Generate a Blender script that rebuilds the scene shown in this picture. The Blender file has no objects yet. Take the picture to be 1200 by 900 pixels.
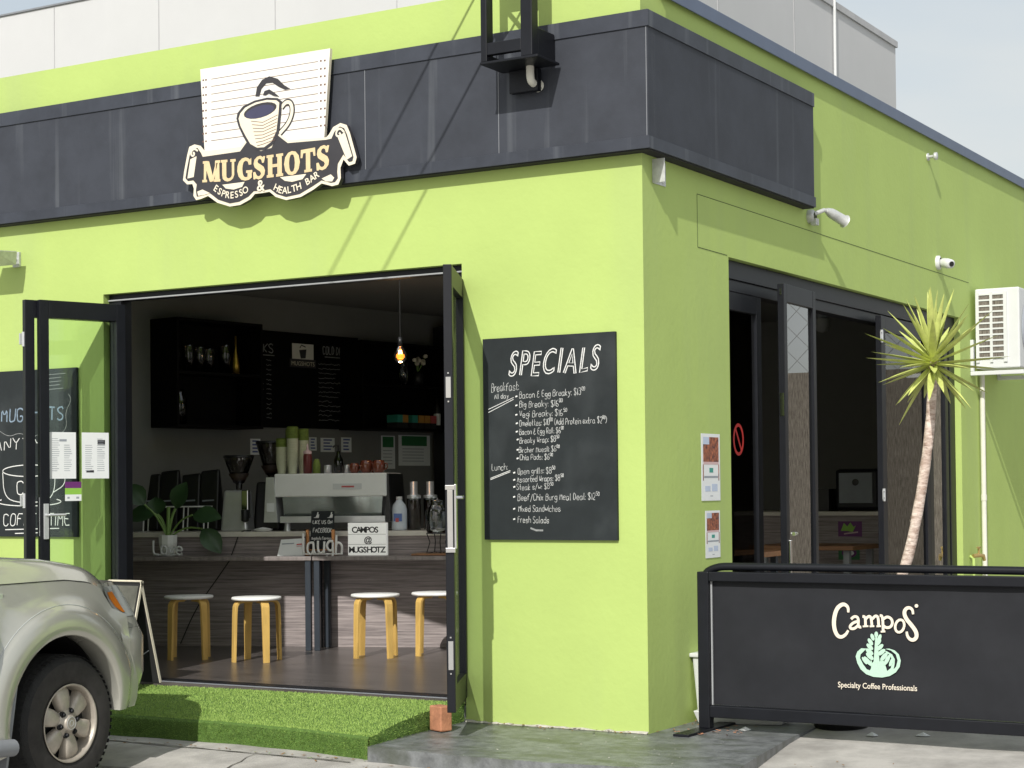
import bpy, bmesh, math, random
from mathutils import Matrix, Vector
random.seed(7)
R = math.radians
sc = bpy.context.scene
col = sc.collection

# ------------------------------------------------------------------ camera
cam_data = bpy.data.cameras.new("camera")
cam = bpy.data.objects.new("camera", cam_data)
col.objects.link(cam)
def cam_axes(yaw, pitch, roll):
    f = Vector((-math.sin(yaw), math.cos(yaw), 0)); r = Vector((math.cos(yaw), math.sin(yaw), 0)); u = Vector((0, 0, 1))
    f2 = math.cos(pitch)*f + math.sin(pitch)*u; u2 = -math.sin(pitch)*f + math.cos(pitch)*u
    r3 = math.cos(roll)*r + math.sin(roll)*u2; u3 = -math.sin(roll)*r + math.cos(roll)*u2
    return r3, u3, f2
cr, cu, cf = cam_axes(0.533167, 0.0180227, -0.0106015)
cam.matrix_world = Matrix(((cr.x, cu.x, -cf.x, 4.218), (cr.y, cu.y, -cf.y, -8.546), (cr.z, cu.z, -cf.z, 1.195), (0, 0, 0, 1)))
cam_data.sensor_width = 36
cam_data.lens = 62.74
cam_data.shift_y = 0.0704
cam_data.clip_start = 0.1
cam_data.clip_end = 2000
sc.camera = cam

# ------------------------------------------------------------------ world and sun
SUN = Vector((-0.24, 1.0, -0.815)).normalized()       # the way the light travels
elev = math.asin(-SUN.z)
azim = math.atan2(-SUN.x, -SUN.y)                      # clockwise from +Y
world = bpy.data.worlds.new("World"); sc.world = world
world.use_nodes = True
wn = world.node_tree; wn.nodes.clear()
out = wn.nodes.new('ShaderNodeOutputWorld'); bg = wn.nodes.new('ShaderNodeBackground')
sky = wn.nodes.new('ShaderNodeTexSky'); sky.sky_type = 'NISHITA'; sky.sun_disc = False
sky.sun_elevation = elev; sky.sun_rotation = azim; sky.air_density = 1.2; sky.dust_density = 2.5
tc = wn.nodes.new('ShaderNodeTexCoord'); mp = wn.nodes.new('ShaderNodeMapping'); mp.inputs['Scale'].default_value = (1, 1, 3.5)
nz = wn.nodes.new('ShaderNodeTexNoise'); nz.inputs['Scale'].default_value = 2.2; nz.inputs['Detail'].default_value = 7; nz.inputs['Distortion'].default_value = 0.4
rp = wn.nodes.new('ShaderNodeValToRGB'); rp.color_ramp.elements[0].position = 0.30; rp.color_ramp.elements[1].position = 0.68
mx = wn.nodes.new('ShaderNodeMixRGB'); mx.inputs['Color2'].default_value = (5.5, 5.75, 5.75, 1)
mm = wn.nodes.new('ShaderNodeMath'); mm.operation = 'MULTIPLY_ADD'; mm.inputs[1].default_value = 0.50; mm.inputs[2].default_value = 0.48
L = wn.links.new
L(tc.outputs['Generated'], mp.inputs['Vector']); L(mp.outputs['Vector'], nz.inputs['Vector']); L(nz.outputs['Fac'], rp.inputs['Fac'])
L(rp.outputs['Color'], mm.inputs[0]); L(mm.outputs[0], mx.inputs['Fac']); L(sky.outputs['Color'], mx.inputs['Color1'])
L(mx.outputs['Color'], bg.inputs['Color']); bg.inputs['Strength'].default_value = 0.105
L(bg.outputs['Background'], out.inputs['Surface'])
sun_data = bpy.data.lights.new("sun", 'SUN'); sun_data.energy = 3.15; sun_data.angle = R(0.5); sun_data.color = (1.0, 0.97, 0.91)
sun = bpy.data.objects.new("sun", sun_data); col.objects.link(sun)
sun.rotation_euler = SUN.to_track_quat('-Z', 'Y').to_euler(); sun.location = (5, -20, 20)
sc.view_settings.view_transform = 'Standard'; sc.view_settings.look = 'None'
sc.view_settings.exposure = 0.35; sc.view_settings.gamma = 1.0
sc.view_settings.use_curve_mapping = False

# ------------------------------------------------------------------ materials
MAT = {}
def mat(name, color, rough=0.6, metal=0.0, var=0.12, vscale=6.0, bump=0.0, bscale=60.0, stretch=(1, 1, 1), color2=None, spec=0.5,
        coat=0.0, emit=0.0, stain=None, coarse=0.0):
    m = bpy.data.materials.new(name); m.use_nodes = True
    nt = m.node_tree; b = nt.nodes['Principled BSDF']
    b.inputs['Roughness'].default_value = rough; b.inputs['Metallic'].default_value = metal
    b.inputs['Specular IOR Level'].default_value = spec; b.inputs['Coat Weight'].default_value = coat
    b.inputs['Coat Roughness'].default_value = 0.06
    c = (*color, 1); c2 = (*(color2 or [v*(1-var) for v in color]), 1)
    t = nt.nodes.new('ShaderNodeTexCoord'); q = nt.nodes.new('ShaderNodeMapping'); q.inputs['Scale'].default_value = stretch
    n = nt.nodes.new('ShaderNodeTexNoise'); n.inputs['Scale'].default_value = vscale; n.inputs['Detail'].default_value = 6; n.inputs['Roughness'].default_value = 0.65
    r = nt.nodes.new('ShaderNodeValToRGB'); r.color_ramp.elements[0].position = 0.36; r.color_ramp.elements[1].position = 0.64
    r.color_ramp.elements[0].color = c2; r.color_ramp.elements[1].color = c
    l = nt.links.new
    l(t.outputs['Object'], q.inputs['Vector']); l(q.outputs['Vector'], n.inputs['Vector']); l(n.outputs['Fac'], r.inputs['Fac'])
    last = r.outputs['Color']
    if stain:                                      # (colour, strength, scale, stretch, low, high)
        sc_, st_, ss_, sx_, lo_, hi_ = stain
        q2 = nt.nodes.new('ShaderNodeMapping'); q2.inputs['Scale'].default_value = sx_
        n2 = nt.nodes.new('ShaderNodeTexNoise'); n2.inputs['Scale'].default_value = ss_; n2.inputs['Detail'].default_value = 5
        r2 = nt.nodes.new('ShaderNodeValToRGB'); r2.color_ramp.elements[0].position = lo_; r2.color_ramp.elements[1].position = hi_
        m2 = nt.nodes.new('ShaderNodeMath'); m2.operation = 'MULTIPLY'; m2.inputs[1].default_value = st_
        x2 = nt.nodes.new('ShaderNodeMixRGB'); x2.inputs['Color2'].default_value = (*sc_, 1)
        l(t.outputs['Object'], q2.inputs['Vector']); l(q2.outputs['Vector'], n2.inputs['Vector']); l(n2.outputs['Fac'], r2.inputs['Fac'])
        l(r2.outputs['Color'], m2.inputs[0]); l(m2.outputs[0], x2.inputs['Fac']); l(last, x2.inputs['Color1']); last = x2.outputs['Color']
    l(last, b.inputs['Base Color'])
    if bump:
        n3 = nt.nodes.new('ShaderNodeTexNoise'); n3.inputs['Scale'].default_value = bscale; n3.inputs['Detail'].default_value = 4
        bp = nt.nodes.new('ShaderNodeBump'); bp.inputs['Strength'].default_value = bump; bp.inputs['Distance'].default_value = 0.01
        l(q.outputs['Vector'], n3.inputs['Vector']); l(n3.outputs['Fac'], bp.inputs['Height']); l(bp.outputs['Normal'], b.inputs['Normal'])
    if emit:
        b.inputs['Emission Color'].default_value = c; b.inputs['Emission Strength'].default_value = emit
    MAT[name] = m
    return m
def glass(name, tint, refl=1.0, rough=0.0, ior=1.5, base=0.0):
    m = bpy.data.materials.new(name); m.use_nodes = True
    nt = m.node_tree; nt.nodes.clear(); l = nt.links.new
    o = nt.nodes.new('ShaderNodeOutputMaterial'); x = nt.nodes.new('ShaderNodeMixShader')
    tr = nt.nodes.new('ShaderNodeBsdfTransparent'); gl = nt.nodes.new('ShaderNodeBsdfGlossy'); fr = nt.nodes.new('ShaderNodeFresnel')
    tr.inputs['Color'].default_value = (*tint, 1); gl.inputs['Roughness'].default_value = rough; fr.inputs['IOR'].default_value = ior
    mu = nt.nodes.new('ShaderNodeMath'); mu.operation = 'MULTIPLY_ADD'; mu.inputs[1].default_value = refl; mu.inputs[2].default_value = base
    l(fr.outputs['Fac'], mu.inputs[0]); l(mu.outputs[0], x.inputs['Fac']); l(tr.outputs[0], x.inputs[1]); l(gl.outputs[0], x.inputs[2]); l(x.outputs[0], o.inputs['Surface'])
    MAT[name] = m
mat('green_paint', (0.430, 0.555, 0.165), 0.75, var=0.06, vscale=1.3, bump=0.16, bscale=26, stain=((0.36, 0.45, 0.19), 0.42, 2.6, (1.0, 1.0, 0.14), 0.52, 0.80), spec=0.3)
mat('trim_groove', (0.10, 0.14, 0.04), 0.8)
mat('fascia_board', (0.043, 0.048, 0.062), 0.62, var=0.25, vscale=3, bump=0.05, bscale=90, spec=0.35, stain=((0.26, 0.28, 0.30), 0.36, 3.2, (2.4, 2.4, 0.08), 0.60, 0.80))
mat('fascia_trim', (0.046, 0.052, 0.068), 0.5, var=0.3, vscale=4, stain=((0.26, 0.28, 0.30), 0.3, 3.2, (3.0, 3.0, 0.10), 0.60, 0.78), spec=0.35)
mat('capping_metal', (0.10, 0.13, 0.20), 0.45, 0.0, var=0.1)
mat('white_cladding', (0.56, 0.56, 0.565), 0.7, var=0.04, vscale=1.2, stain=((0.50, 0.50, 0.51), 0.3, 2, (1, 1, 0.2), 0.55, 0.8))
mat('black_aluminium', (0.008, 0.009, 0.013), 0.42, var=0.25, vscale=8, spec=0.3)
mat('seal_grey', (0.35, 0.36, 0.37), 0.5)
mat('steel', (0.68, 0.69, 0.70), 0.32, 0.6, var=0.1)
mat('chrome', (0.75, 0.75, 0.76), 0.12, 1.0, var=0.05)
mat('galvanised', (0.62, 0.63, 0.62), 0.45, 0.35, var=0.2, vscale=25)
mat('chalkboard', (0.019, 0.024, 0.026), 0.7, var=0.25, vscale=5, spec=0.3, stain=((0.13, 0.14, 0.145), 0.22, 2.6, (1, 1, 1), 0.5, 0.8))
mat('chalk', (0.78, 0.78, 0.76), 0.95, var=0.25, vscale=90)
mat('chalk_faint', (0.30, 0.31, 0.31), 0.95, var=0.4, vscale=60)
mat('chalk_blue', (0.25, 0.33, 0.42), 0.95, var=0.4, vscale=60)
mat('cream', (0.80, 0.73, 0.58), 0.6, var=0.06)
mat('board_white', (0.80, 0.78, 0.72), 0.6, var=0.06, vscale=5)
mat('logo_dark', (0.038, 0.036, 0.042), 0.55, var=0.2)
mat('logo_gold', (0.74, 0.58, 0.34), 0.55, var=0.12, vscale=9)
mat('logo_brown', (0.16, 0.08, 0.06), 0.6)
mat('logo_navy', (0.05, 0.05, 0.10), 0.55)
mat('concrete', (0.46, 0.44, 0.41), 0.85, var=0.3, vscale=5, bump=0.3, bscale=90, stain=((0.22, 0.205, 0.185), 0.7, 1.7, (1, 1, 1), 0.50, 0.70))
mat('slab_concrete', (0.205, 0.215, 0.22), 0.42, var=0.45, vscale=13, bump=0.2, bscale=70, stain=((0.075, 0.085, 0.062), 0.70, 4.5, (1.0, 2.0, 1.0), 0.48, 0.66))
mat('turf_base', (0.09, 0.17, 0.03), 0.95, var=0.3, vscale=30)
mat('turf_blade', (0.36, 0.50, 0.13), 0.7, var=0.45, vscale=26, color2=(0.26, 0.40, 0.085), spec=0.3)
mat('floor_tile', (0.115, 0.100, 0.094), 0.30, var=0.35, vscale=3.0, stretch=(0.7, 4, 1), bump=0.03, bscale=20)
mat('interior_paint', (0.20, 0.20, 0.19), 0.85, var=0.06)
mat('ceiling_paint', (0.26, 0.26, 0.25), 0.9, var=0.05)
mat('laminate', (0.40, 0.345, 0.335), 0.5, var=0.5, vscale=5, stretch=(0.5, 0.5, 16), color2=(0.17, 0.145, 0.145))
mat('laminate_top', (0.27, 0.235, 0.225), 0.42, var=0.35, vscale=6, stretch=(1, 14, 1))
mat('stone_top', (0.74, 0.70, 0.62), 0.35, var=0.08)
mat('dark_cabinet', (0.004, 0.004, 0.004), 0.6, var=0.3, spec=0.1)
mat('chalk_soft', (0.60, 0.61, 0.60), 0.95, var=0.55, vscale=45)
mat('blue_steel', (0.030, 0.040, 0.055), 0.45, var=0.2)
mat('white_paint', (0.87, 0.87, 0.85), 0.5, var=0.04)
mat('white_plastic', (0.66, 0.67, 0.67), 0.4, var=0.04)
mat('birch', (0.74, 0.48, 0.14), 0.45, var=0.18, vscale=9, stretch=(3, 3, 0.5))
mat('wood_warm', (0.36, 0.17, 0.07), 0.45, var=0.3, vscale=8, stretch=(1, 6, 6))
mat('black_plastic', (0.012, 0.012, 0.013), 0.4, var=0.2)
mat('black_matt', (0.02, 0.02, 0.02), 0.85, var=0.3)
mat('rubber', (0.020, 0.020, 0.020), 0.8, var=0.35, vscale=20, bump=0.3, bscale=120)
mat('tyre_dust', (0.034, 0.031, 0.029), 0.85, var=0.4, vscale=14)
mat('banner_fabric', (0.016, 0.017, 0.021), 0.7, var=0.15, vscale=10, bump=0.05, bscale=300, spec=0.3)
mat('logo_cream', (0.78, 0.70, 0.58), 0.7, var=0.05)
mat('logo_mint', (0.46, 0.66, 0.53), 0.7, var=0.05)
mat('brick_red', (0.50, 0.22, 0.12), 0.9, var=0.3, vscale=20, bump=0.3, bscale=120)
mat('cladding_seam', (0.47, 0.47, 0.48), 0.7)
mat('board_olive', (0.13, 0.13, 0.105), 0.6, var=0.4, vscale=12)
mat('dry_leaf', (0.30, 0.17, 0.07), 0.8, var=0.5, vscale=40)
mat('joint_dirt', (0.10, 0.09, 0.075), 0.95, var=0.4, vscale=20)
mat('mortar', (0.55, 0.52, 0.47), 0.9, var=0.35, vscale=18)
mat('machine_panel', (0.50, 0.56, 0.53), 0.22, 0.8, var=0.15)
mat('car_paint', (0.50, 0.495, 0.44), 0.26, 0.45, var=0.05, vscale=3, coat=1.0, stain=((0.45, 0.43, 0.38), 0.15, 3, (1, 1, 1), 0.5, 0.8))
mat('car_black', (0.008, 0.008, 0.008), 0.7)
mat('alloy', (0.50, 0.45, 0.385), 0.42, 0.35, var=0.3, vscale=10)
mat('amber_lens', (0.80, 0.24, 0.03), 0.15, coat=1.0)
mat('clear_lens', (0.55, 0.57, 0.56), 0.1, 0.3, coat=1.0)
mat('mudflap', (0.22, 0.23, 0.25), 0.5)
mat('yucca_leaf', (0.62, 0.68, 0.20), 0.5, var=0.35, vscale=9)
mat('yucca_trunk', (0.78, 0.66, 0.58), 0.85, var=0.4, vscale=18, stretch=(1, 1, 3), bump=0.5, bscale=40, color2=(0.36, 0.25, 0.20))
mat('plant_leaf', (0.035, 0.085, 0.03), 0.4, var=0.3, vscale=6)
mat('plant_stem', (0.20, 0.33, 0.09), 0.5)
mat('soil', (0.06, 0.045, 0.03), 0.95)
mat('milk', (0.72, 0.78, 0.86), 0.4)
mat('label_red', (0.55, 0.10, 0.10), 0.5); mat('label_blue', (0.12, 0.2, 0.5), 0.5); mat('label_teal', (0.05, 0.35, 0.28), 0.5)
mat('label_purple', (0.16, 0.03, 0.17), 0.5); mat('label_lime', (0.30, 0.58, 0.08), 0.5); mat('label_orange', (0.55, 0.27, 0.06), 0.5)
mat('label_green', (0.04, 0.20, 0.07), 0.5)
mat('paper', (0.80, 0.82, 0.82), 0.8, var=0.03); mat('ink_grey', (0.33, 0.36, 0.40), 0.8); mat('ink_blue', (0.10, 0.13, 0.35), 0.8)
mat('photo_fire', (0.50, 0.16, 0.07), 0.6, var=0.8, vscale=34, color2=(0.045, 0.015, 0.02)); mat('photo_pink', (0.70, 0.50, 0.50), 0.7); mat('photo_sky', (0.55, 0.63, 0.78), 0.7)
mat('cup_paper', (0.62, 0.63, 0.46), 0.8, var=0.08); mat('cup_green', (0.20, 0.27, 0.05), 0.7, var=0.3, vscale=60)
mat('mug_glaze', (0.17, 0.045, 0.025), 0.15, coat=0.5); mat('sauce', (0.16, 0.03, 0.03), 0.3); mat('coffee_bean', (0.045, 0.022, 0.014), 0.5, var=0.6, vscale=110, bump=0.6, bscale=110)
mat('copper', (0.60, 0.28, 0.12), 0.3, 0.9)
mat('brushwood', (0.27, 0.24, 0.21), 0.95, var=0.6, vscale=14, stretch=(10, 10, 0.6), color2=(0.09, 0.075, 0.06), bump=0.8, bscale=30)
mat('brass', (0.55, 0.40, 0.16), 0.4, 0.7); mat('pipe_white', (0.72, 0.70, 0.62), 0.5, var=0.1)
mat('red_sign', (0.55, 0.035, 0.03), 0.5); mat('tin_gold', (0.5, 0.33, 0.06), 0.3, 0.8)
mat('lit_panel', (0.80, 0.80, 0.76), 0.5, var=0.04, emit=0.30)
mat('bulb_glow', (1.0, 0.30, 0.05), 0.3, emit=2.2); mat('filament', (1.0, 0.62, 0.25), 0.3, emit=18.0)
glass('clear_glass', (0.90, 0.96, 0.92)); glass('door_glass', (0.955, 0.985, 0.965), refl=0.55); glass('jar_glass', (0.92, 0.95, 0.95), refl=1.4, base=0.03)
glass('side_glass', (0.62, 0.68, 0.66), refl=2.6, base=0.03); glass('dark_side_glass', (0.55, 0.60, 0.60), refl=1.3, base=0.02); glass('smoke_glass', (0.50, 0.47, 0.44), refl=1.5, base=0.03); glass('bulb_glass', (1.0, 0.72, 0.45), refl=1.2)
glass('tinted_glass', (0.10, 0.12, 0.12), refl=1.6, base=0.02)

# ------------------------------------------------------------------ mesh helpers
ORG = {}
class MB:
    def __init__(s, M=None):
        s.v = []; s.f = []; s.m = []; s.sm = []; s.names = []; s.M = M; s.k = 0
    def mi(s, name):
        if name not in s.names: s.names.append(name)
        return s.names.index(name)
    def add(s, vs, fs, m, smooth=False):
        b = len(s.v); i = s.mi(m)
        for p in vs:
            p = Vector(p); s.v.append(s.M @ p if s.M else p)
        for f in fs: s.f.append([b+j for j in f]); s.m.append(i); s.sm.append(smooth)
        return s
    def box(s, lo, hi, m):
        x0, y0, z0 = lo; x1, y1, z1 = hi
        return s.add([(x0,y0,z0),(x1,y0,z0),(x1,y1,z0),(x0,y1,z0),(x0,y0,z1),(x1,y0,z1),(x1,y1,z1),(x0,y1,z1)],
              [(0,3,2,1),(4,5,6,7),(0,1,5,4),(1,2,6,5),(2,3,7,6),(3,0,4,7)], m)
    def hexa(s, pts, m):                                  # eight corners, bottom ring then top ring
        return s.add(pts, [(0,3,2,1),(4,5,6,7),(0,1,5,4),(1,2,6,5),(2,3,7,6),(3,0,4,7)], m)
    def grid(s, rows, m, smooth=True, closed=False):
        n = len(rows[0]); vs = [p for r in rows for p in r]; fs = []
        for i in range(len(rows)-1):
            for j in range(n if closed else n-1):
                a = i*n+j; b = i*n+(j+1) % n
                fs.append((a, b, b+n, a+n))
        return s.add(vs, fs, m, smooth)
    def tube(s, path, r, m, n=8, cap=True, smooth=True):
        path = [Vector(p) for p in path]; rr = r if isinstance(r, (list, tuple)) else [r]*len(path)
        rows = []; up = None
        for i, p in enumerate(path):
            d = (path[min(i+1, len(path)-1)] - path[max(i-1, 0)]).normalized()
            if up is None: up = Vector((0,0,1)) if abs(d.z) < 0.9 else Vector((1,0,0))
            a = d.cross(up).normalized(); b = a.cross(d).normalized(); up = b
            rows.append([p + a*(rr[i]*math.cos(2*math.pi*k/n)) + b*(rr[i]*math.sin(2*math.pi*k/n)) for k in range(n)])
        s.grid(rows, m, smooth, True)
        if cap: s.add(rows[0], [list(range(n))[::-1]], m); s.add(rows[-1], [list(range(n))], m)
        return s
    def bar(s, path, w, t, side, m):                      # flat bar swept along a path; side = direction of its width
        path = [Vector(p) for p in path]; side = Vector(side).normalized(); rows = []
        for i, p in enumerate(path):
            d = (path[min(i+1, len(path)-1)] - path[max(i-1, 0)]).normalized(); q = d.cross(side).normalized()
            ww = w if not isinstance(w, list) else w[i]
            rows.append([p + side*ww/2 + q*t/2, p - side*ww/2 + q*t/2, p - side*ww/2 - q*t/2, p + side*ww/2 - q*t/2])
        s.grid(rows, m, False, True); s.add(rows[0], [(3,2,1,0)], m); s.add(rows[-1], [(0,1,2,3)], m); return s
    def lathe(s, prof, c, m, n=24, smooth=True, axis='z'):
        rows = []
        for r, z in prof:
            ring = []
            for k in range(n):
                a = 2*math.pi*k/n; x, y = r*math.cos(a), r*math.sin(a)
                p = (x, y, z) if axis == 'z' else ((z, x, y) if axis == 'x' else (y, z, x))
                ring.append((c[0]+p[0], c[1]+p[1], c[2]+p[2]))
            rows.append(ring)
        return s.grid(rows, m, smooth, True)
    def poly(s, pts, off, th, m, side=None):              # outline in the surface's own (right, up), standing out to its front
        n = len(pts); a = sum(pts[i][0]*pts[(i+1) % n][1]-pts[(i+1) % n][0]*pts[i][1] for i in range(n))
        if a < 0: pts = pts[::-1]
        s.add([(x, -(off+th), z) for x, z in pts], [list(range(n))], m)
        vs = [(x, -(off+th), z) for x, z in pts]+[(x, -off, z) for x, z in pts]
        s.add(vs, [(i, i+n, (i+1) % n+n, (i+1) % n) for i in range(n)], side or m)
        return s
    def rect(s, x0, z0, x1, z1, off, th, m): return s.poly([(x0,z0),(x1,z0),(x1,z1),(x0,z1)], off, th, m)
    def ribbon(s, pts, w, off, m, closed=False, th=None):
        pts = [Vector(p) for p in pts]; s.k += 1; o = off + (s.k % 23)*0.00006; n = len(pts); A = []; B = []
        for i, p in enumerate(pts):
            if closed: d = pts[(i+1) % n]-pts[i-1]
            else: d = pts[min(i+1, n-1)]-pts[max(i-1, 0)]
            if d.length < 1e-9: d = Vector((1, 0))
            d.normalize(); q = Vector((-d.y, d.x)); ww = w[i] if isinstance(w, list) else w
            A.append((p.x+q.x*ww/2, -o, p.y+q.y*ww/2)); B.append((p.x-q.x*ww/2, -o, p.y-q.y*ww/2))
        if closed: A.append(A[0]); B.append(B[0])
        return s.grid([A, B], m, False)
    def text(s, t, x0, z0, m, off, h=None, w=None, rot=0, center=False, bold=0.0, th=0.0):
        vs, fs, W, H = font_mesh(t, bold)
        k = w/W if w else h/0.73
        kx = k; kz = (h/0.73) if h else k
        c, si = math.cos(rot), math.sin(rot); ox = -W/2*kx if center else 0
        vs = [(x0+(x*kx+ox)*c-y*kz*si, -off, z0+(x*kx+ox)*si+y*kz*c) for x, y in vs]
        return s.add(vs, fs, m)
    def chalk(s, t, x0, z0, m, off, cap, w=None, slope=0.0, lw=0.0035, jit=0.02):
        strokes, W = stroke_text(t, jit); k = cap/7.0; kx = (w/W) if w else k
        for st in strokes:
            s.ribbon([(x0+x*kx, z0+x*kx*slope+(y-2)*k) for x, y in st], lw, off, m)
        return s
    def build(s, name, parent=None, bevel=0.0, origin=None, M=None, seg=2):
        vs = s.v
        if parent is not None: o = ORG[parent.name]
        elif origin is not None: o = Vector(origin)
        else:
            lo = [min(v[i] for v in vs) for i in range(3)]; hi = [max(v[i] for v in vs) for i in range(3)]
            o = Vector(((lo[0]+hi[0])/2, (lo[1]+hi[1])/2, lo[2]))
        me = bpy.data.meshes.new(name); me.from_pydata([v-o for v in vs], [], s.f)
        for nme in s.names: me.materials.append(MAT[nme])
        me.polygons.foreach_set('material_index', s.m); me.polygons.foreach_set('use_smooth', s.sm); me.update()
        ob = bpy.data.objects.new(name, me); col.objects.link(ob); ORG[ob.name] = o
        if parent is not None: ob.parent = parent
        else: ob.location = o
        if bevel:
            bv = ob.modifiers.new('edge', 'BEVEL'); bv.width = bevel; bv.segments = seg; bv.limit_method = 'ANGLE'; bv.angle_limit = R(50)
        return ob
def tag(o, label=None, cat=None, group=None, kind=None):
    if label: o['label'] = label
    if cat: o['category'] = cat
    if group: o['group'] = group
    if kind: o['kind'] = kind
    return o
def thing(name, label, cat, loc, group=None):
    o = bpy.data.objects.new(name, None); col.objects.link(o); o.location = loc; o.empty_display_size = 0.1
    ORG[o.name] = Vector(loc); return tag(o, label, cat, group)
FONTS = {}
def font_mesh(t, bold=0.0):
    if (t, bold) in FONTS: return FONTS[(t, bold)]
    cu_ = bpy.data.curves.new('lettering', 'FONT'); cu_.body = t; cu_.resolution_u = 3; cu_.offset = bold
    o = bpy.data.objects.new('lettering', cu_); col.objects.link(o)
    dg = bpy.context.evaluated_depsgraph_get(); e = o.evaluated_get(dg); me = e.to_mesh()
    vs = [(v.co.x, v.co.y) for v in me.vertices]; fs = [list(p.vertices) for p in me.polygons]
    e.to_mesh_clear(); bpy.data.objects.remove(o); bpy.data.curves.remove(cu_)
    x0 = min(v[0] for v in vs); vs = [(x-x0, y) for x, y in vs]
    FONTS[(t, bold)] = (vs, fs, max(v[0] for v in vs), max(v[1] for v in vs)); return FONTS[(t, bold)]
def outline(t):                                            # letter outlines as closed loops of points
    cu_ = bpy.data.curves.new('lettering', 'FONT'); cu_.body = t; cu_.fill_mode = 'NONE'; cu_.resolution_u = 4; cu_.offset = 0.055; cu_.space_character = 1.22
    o = bpy.data.objects.new('lettering', cu_); col.objects.link(o)
    e = o.evaluated_get(bpy.context.evaluated_depsgraph_get()); me = e.to_mesh()
    vs = [(v.co.x, v.co.y) for v in me.vertices]; nb = {}
    for ed in me.edges:
        a, b = ed.vertices; nb.setdefault(a, []).append(b); nb.setdefault(b, []).append(a)
    loops = []; seen = set()
    for st in nb:
        if st in seen: continue
        lp = [st]; seen.add(st); cur = st
        while True:
            nx = [q for q in nb[cur] if q not in seen]
            if not nx: break
            cur = nx[0]; seen.add(cur); lp.append(cur)
        loops.append([vs[i] for i in lp])
    e.to_mesh_clear(); bpy.data.objects.remove(o); bpy.data.curves.remove(cu_)
    return loops
GLYPH = {'a':'46 16 05 03 12 32 44|46 43 52','b':'09 02|05 16 36 45 43 32 12 03','c':'45 36 16 05 03 12 32 43','d':'49 42|45 36 16 05 03 12 32 43','e':'04 44 45 36 16 05 03 12 32 43',
'f':'49 38 28 17 12|06 36','g':'46 36 16 05 04 13 33 44|46 41 30 10 01','h':'09 02|05 16 36 45 42','i':'06 02|08 07','j':'26 21 10 00','k':'09 02|36 04 32','l':'09 03 12','m':'06 02|05 16 26 35 32|35 46 56 65 62',
'n':'06 02|05 16 36 45 42','o':'16 05 03 12 32 43 45 36 16','p':'06 00|05 16 36 45 43 32 12 03','r':'06 02|04 16 36','s':'45 36 16 05 14 34 43 32 12 03','t':'19 13 22 32|06 36','u':'06 03 12 32 43|46 42','v':'06 22 46',
'w':'06 12 25 42 56','x':'06 42|46 02','y':'06 23|46 20 00','z':'06 46 02 42','A':'02 29 42|15 35','B':'02 09 39 48 47 36 06|36 45 43 32 02','C':'48 39 19 08 03 12 32 43','D':'02 09 29 47 44 22 02','E':'49 09 02 42|06 36',
'F':'49 09 02|06 36','G':'48 39 19 08 03 12 32 43 45 25','H':'09 02|49 42|06 46','I':'09 02','K':'09 02|49 05 42','L':'09 02 42','M':'02 09 25 49 42','N':'02 09 42 49','O':'19 08 03 12 32 43 48 39 19','P':'02 09 39 48 46 35 05',
'R':'02 09 39 48 46 35 05|25 42','S':'48 39 19 08 07 16 35 44 43 32 12 03','T':'09 49|29 22','U':'09 03 12 32 43 49','V':'09 22 49','W':'09 12 26 32 49','Y':'09 26 49|26 22','0':'19 08 03 12 32 43 48 39 19','1':'08 19 12','2':'08 19 39 48 46 02 42',
'3':'09 39 48 47 36 26 36 45 43 32 12 03','5':'49 09 06 36 45 43 32 02','6':'39 18 04 03 12 32 43 44 35 15 04','8':'16 07 08 19 39 48 47 36 16 05 03 12 32 43 45 36','$':'48 39 19 08 07 16 35 44 43 32 12 03|29 21','&':'38 29 18 16 36|16 04 03 12 32 43',
'(':'29 07 04 21',')':'09 27 24 01','/':'01 49','@':'44 25 14 23 44 45|45 43 52 66 58 28 05 03 11 31',':':'06 05|03 02','*':'05 25 24 04 05|14 25','.':'02 12','-':'05 35',"'":'09 07'}
def stroke_text(t, jit=0.02):
    x = 0.0; res = []; sup = False
    for ch in t:
        if ch == '^': sup = True; continue
        if ch == ' ': x += 3.2; sup = False; continue
        if ch == ')' : sup = False
        g = GLYPH.get(ch)
        if g is None: x += 3; continue
        k = 0.55 if sup else 1.0; dy = 4.2 if sup else 0; wmax = 0; sl = random.uniform(0.0, 0.10); dyj = random.uniform(-0.35, 0.35)
        for st in g.split('|'):
            pts = [(int(p[0]), int(p[1])) for p in st.split()]
            wmax = max(wmax, max(p[0] for p in pts))
            pts = [(p[0]+random.uniform(-.25, .25), p[1]+random.uniform(-.25, .25)) for p in pts]
            if len(pts) > 2:                               # round the corners once
                q = [pts[0]]
                for a, b in zip(pts[:-1], pts[1:]): q += [(a[0]*.75+b[0]*.25, a[1]*.75+b[1]*.25), (a[0]*.25+b[0]*.75, a[1]*.25+b[1]*.75)]
                pts = q+[pts[-1]]
            res.append([(x+(p[0]+sl*(p[1]-2))*k, dyj+2+(p[1]-2)*k+dy) for p in pts])
        x += (wmax+1.7)*k
    return res, max(x-1.7, 1)
def arc_text(mb, t, path, h, m, off, bold=0.03):           # letters set one by one along a path
    P = [Vector(p) for p in path]; seg = [(P[i+1]-P[i]).length for i in range(len(P)-1)]; tot = sum(seg)
    def at(d):
        for i, sg in enumerate(seg):
            if d <= sg or i == len(seg)-1: return P[i]+(P[i+1]-P[i])*(d/sg), math.atan2(P[i+1].y-P[i].y, P[i+1].x-P[i].x)
            d -= sg
    for i, ch in enumerate(t):
        if ch == ' ': continue
        p, a = at(tot*(i+0.5)/len(t)); mb.text(ch, p.x, p.y, m, off, h=h, rot=a, center=True, bold=bold)
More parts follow.
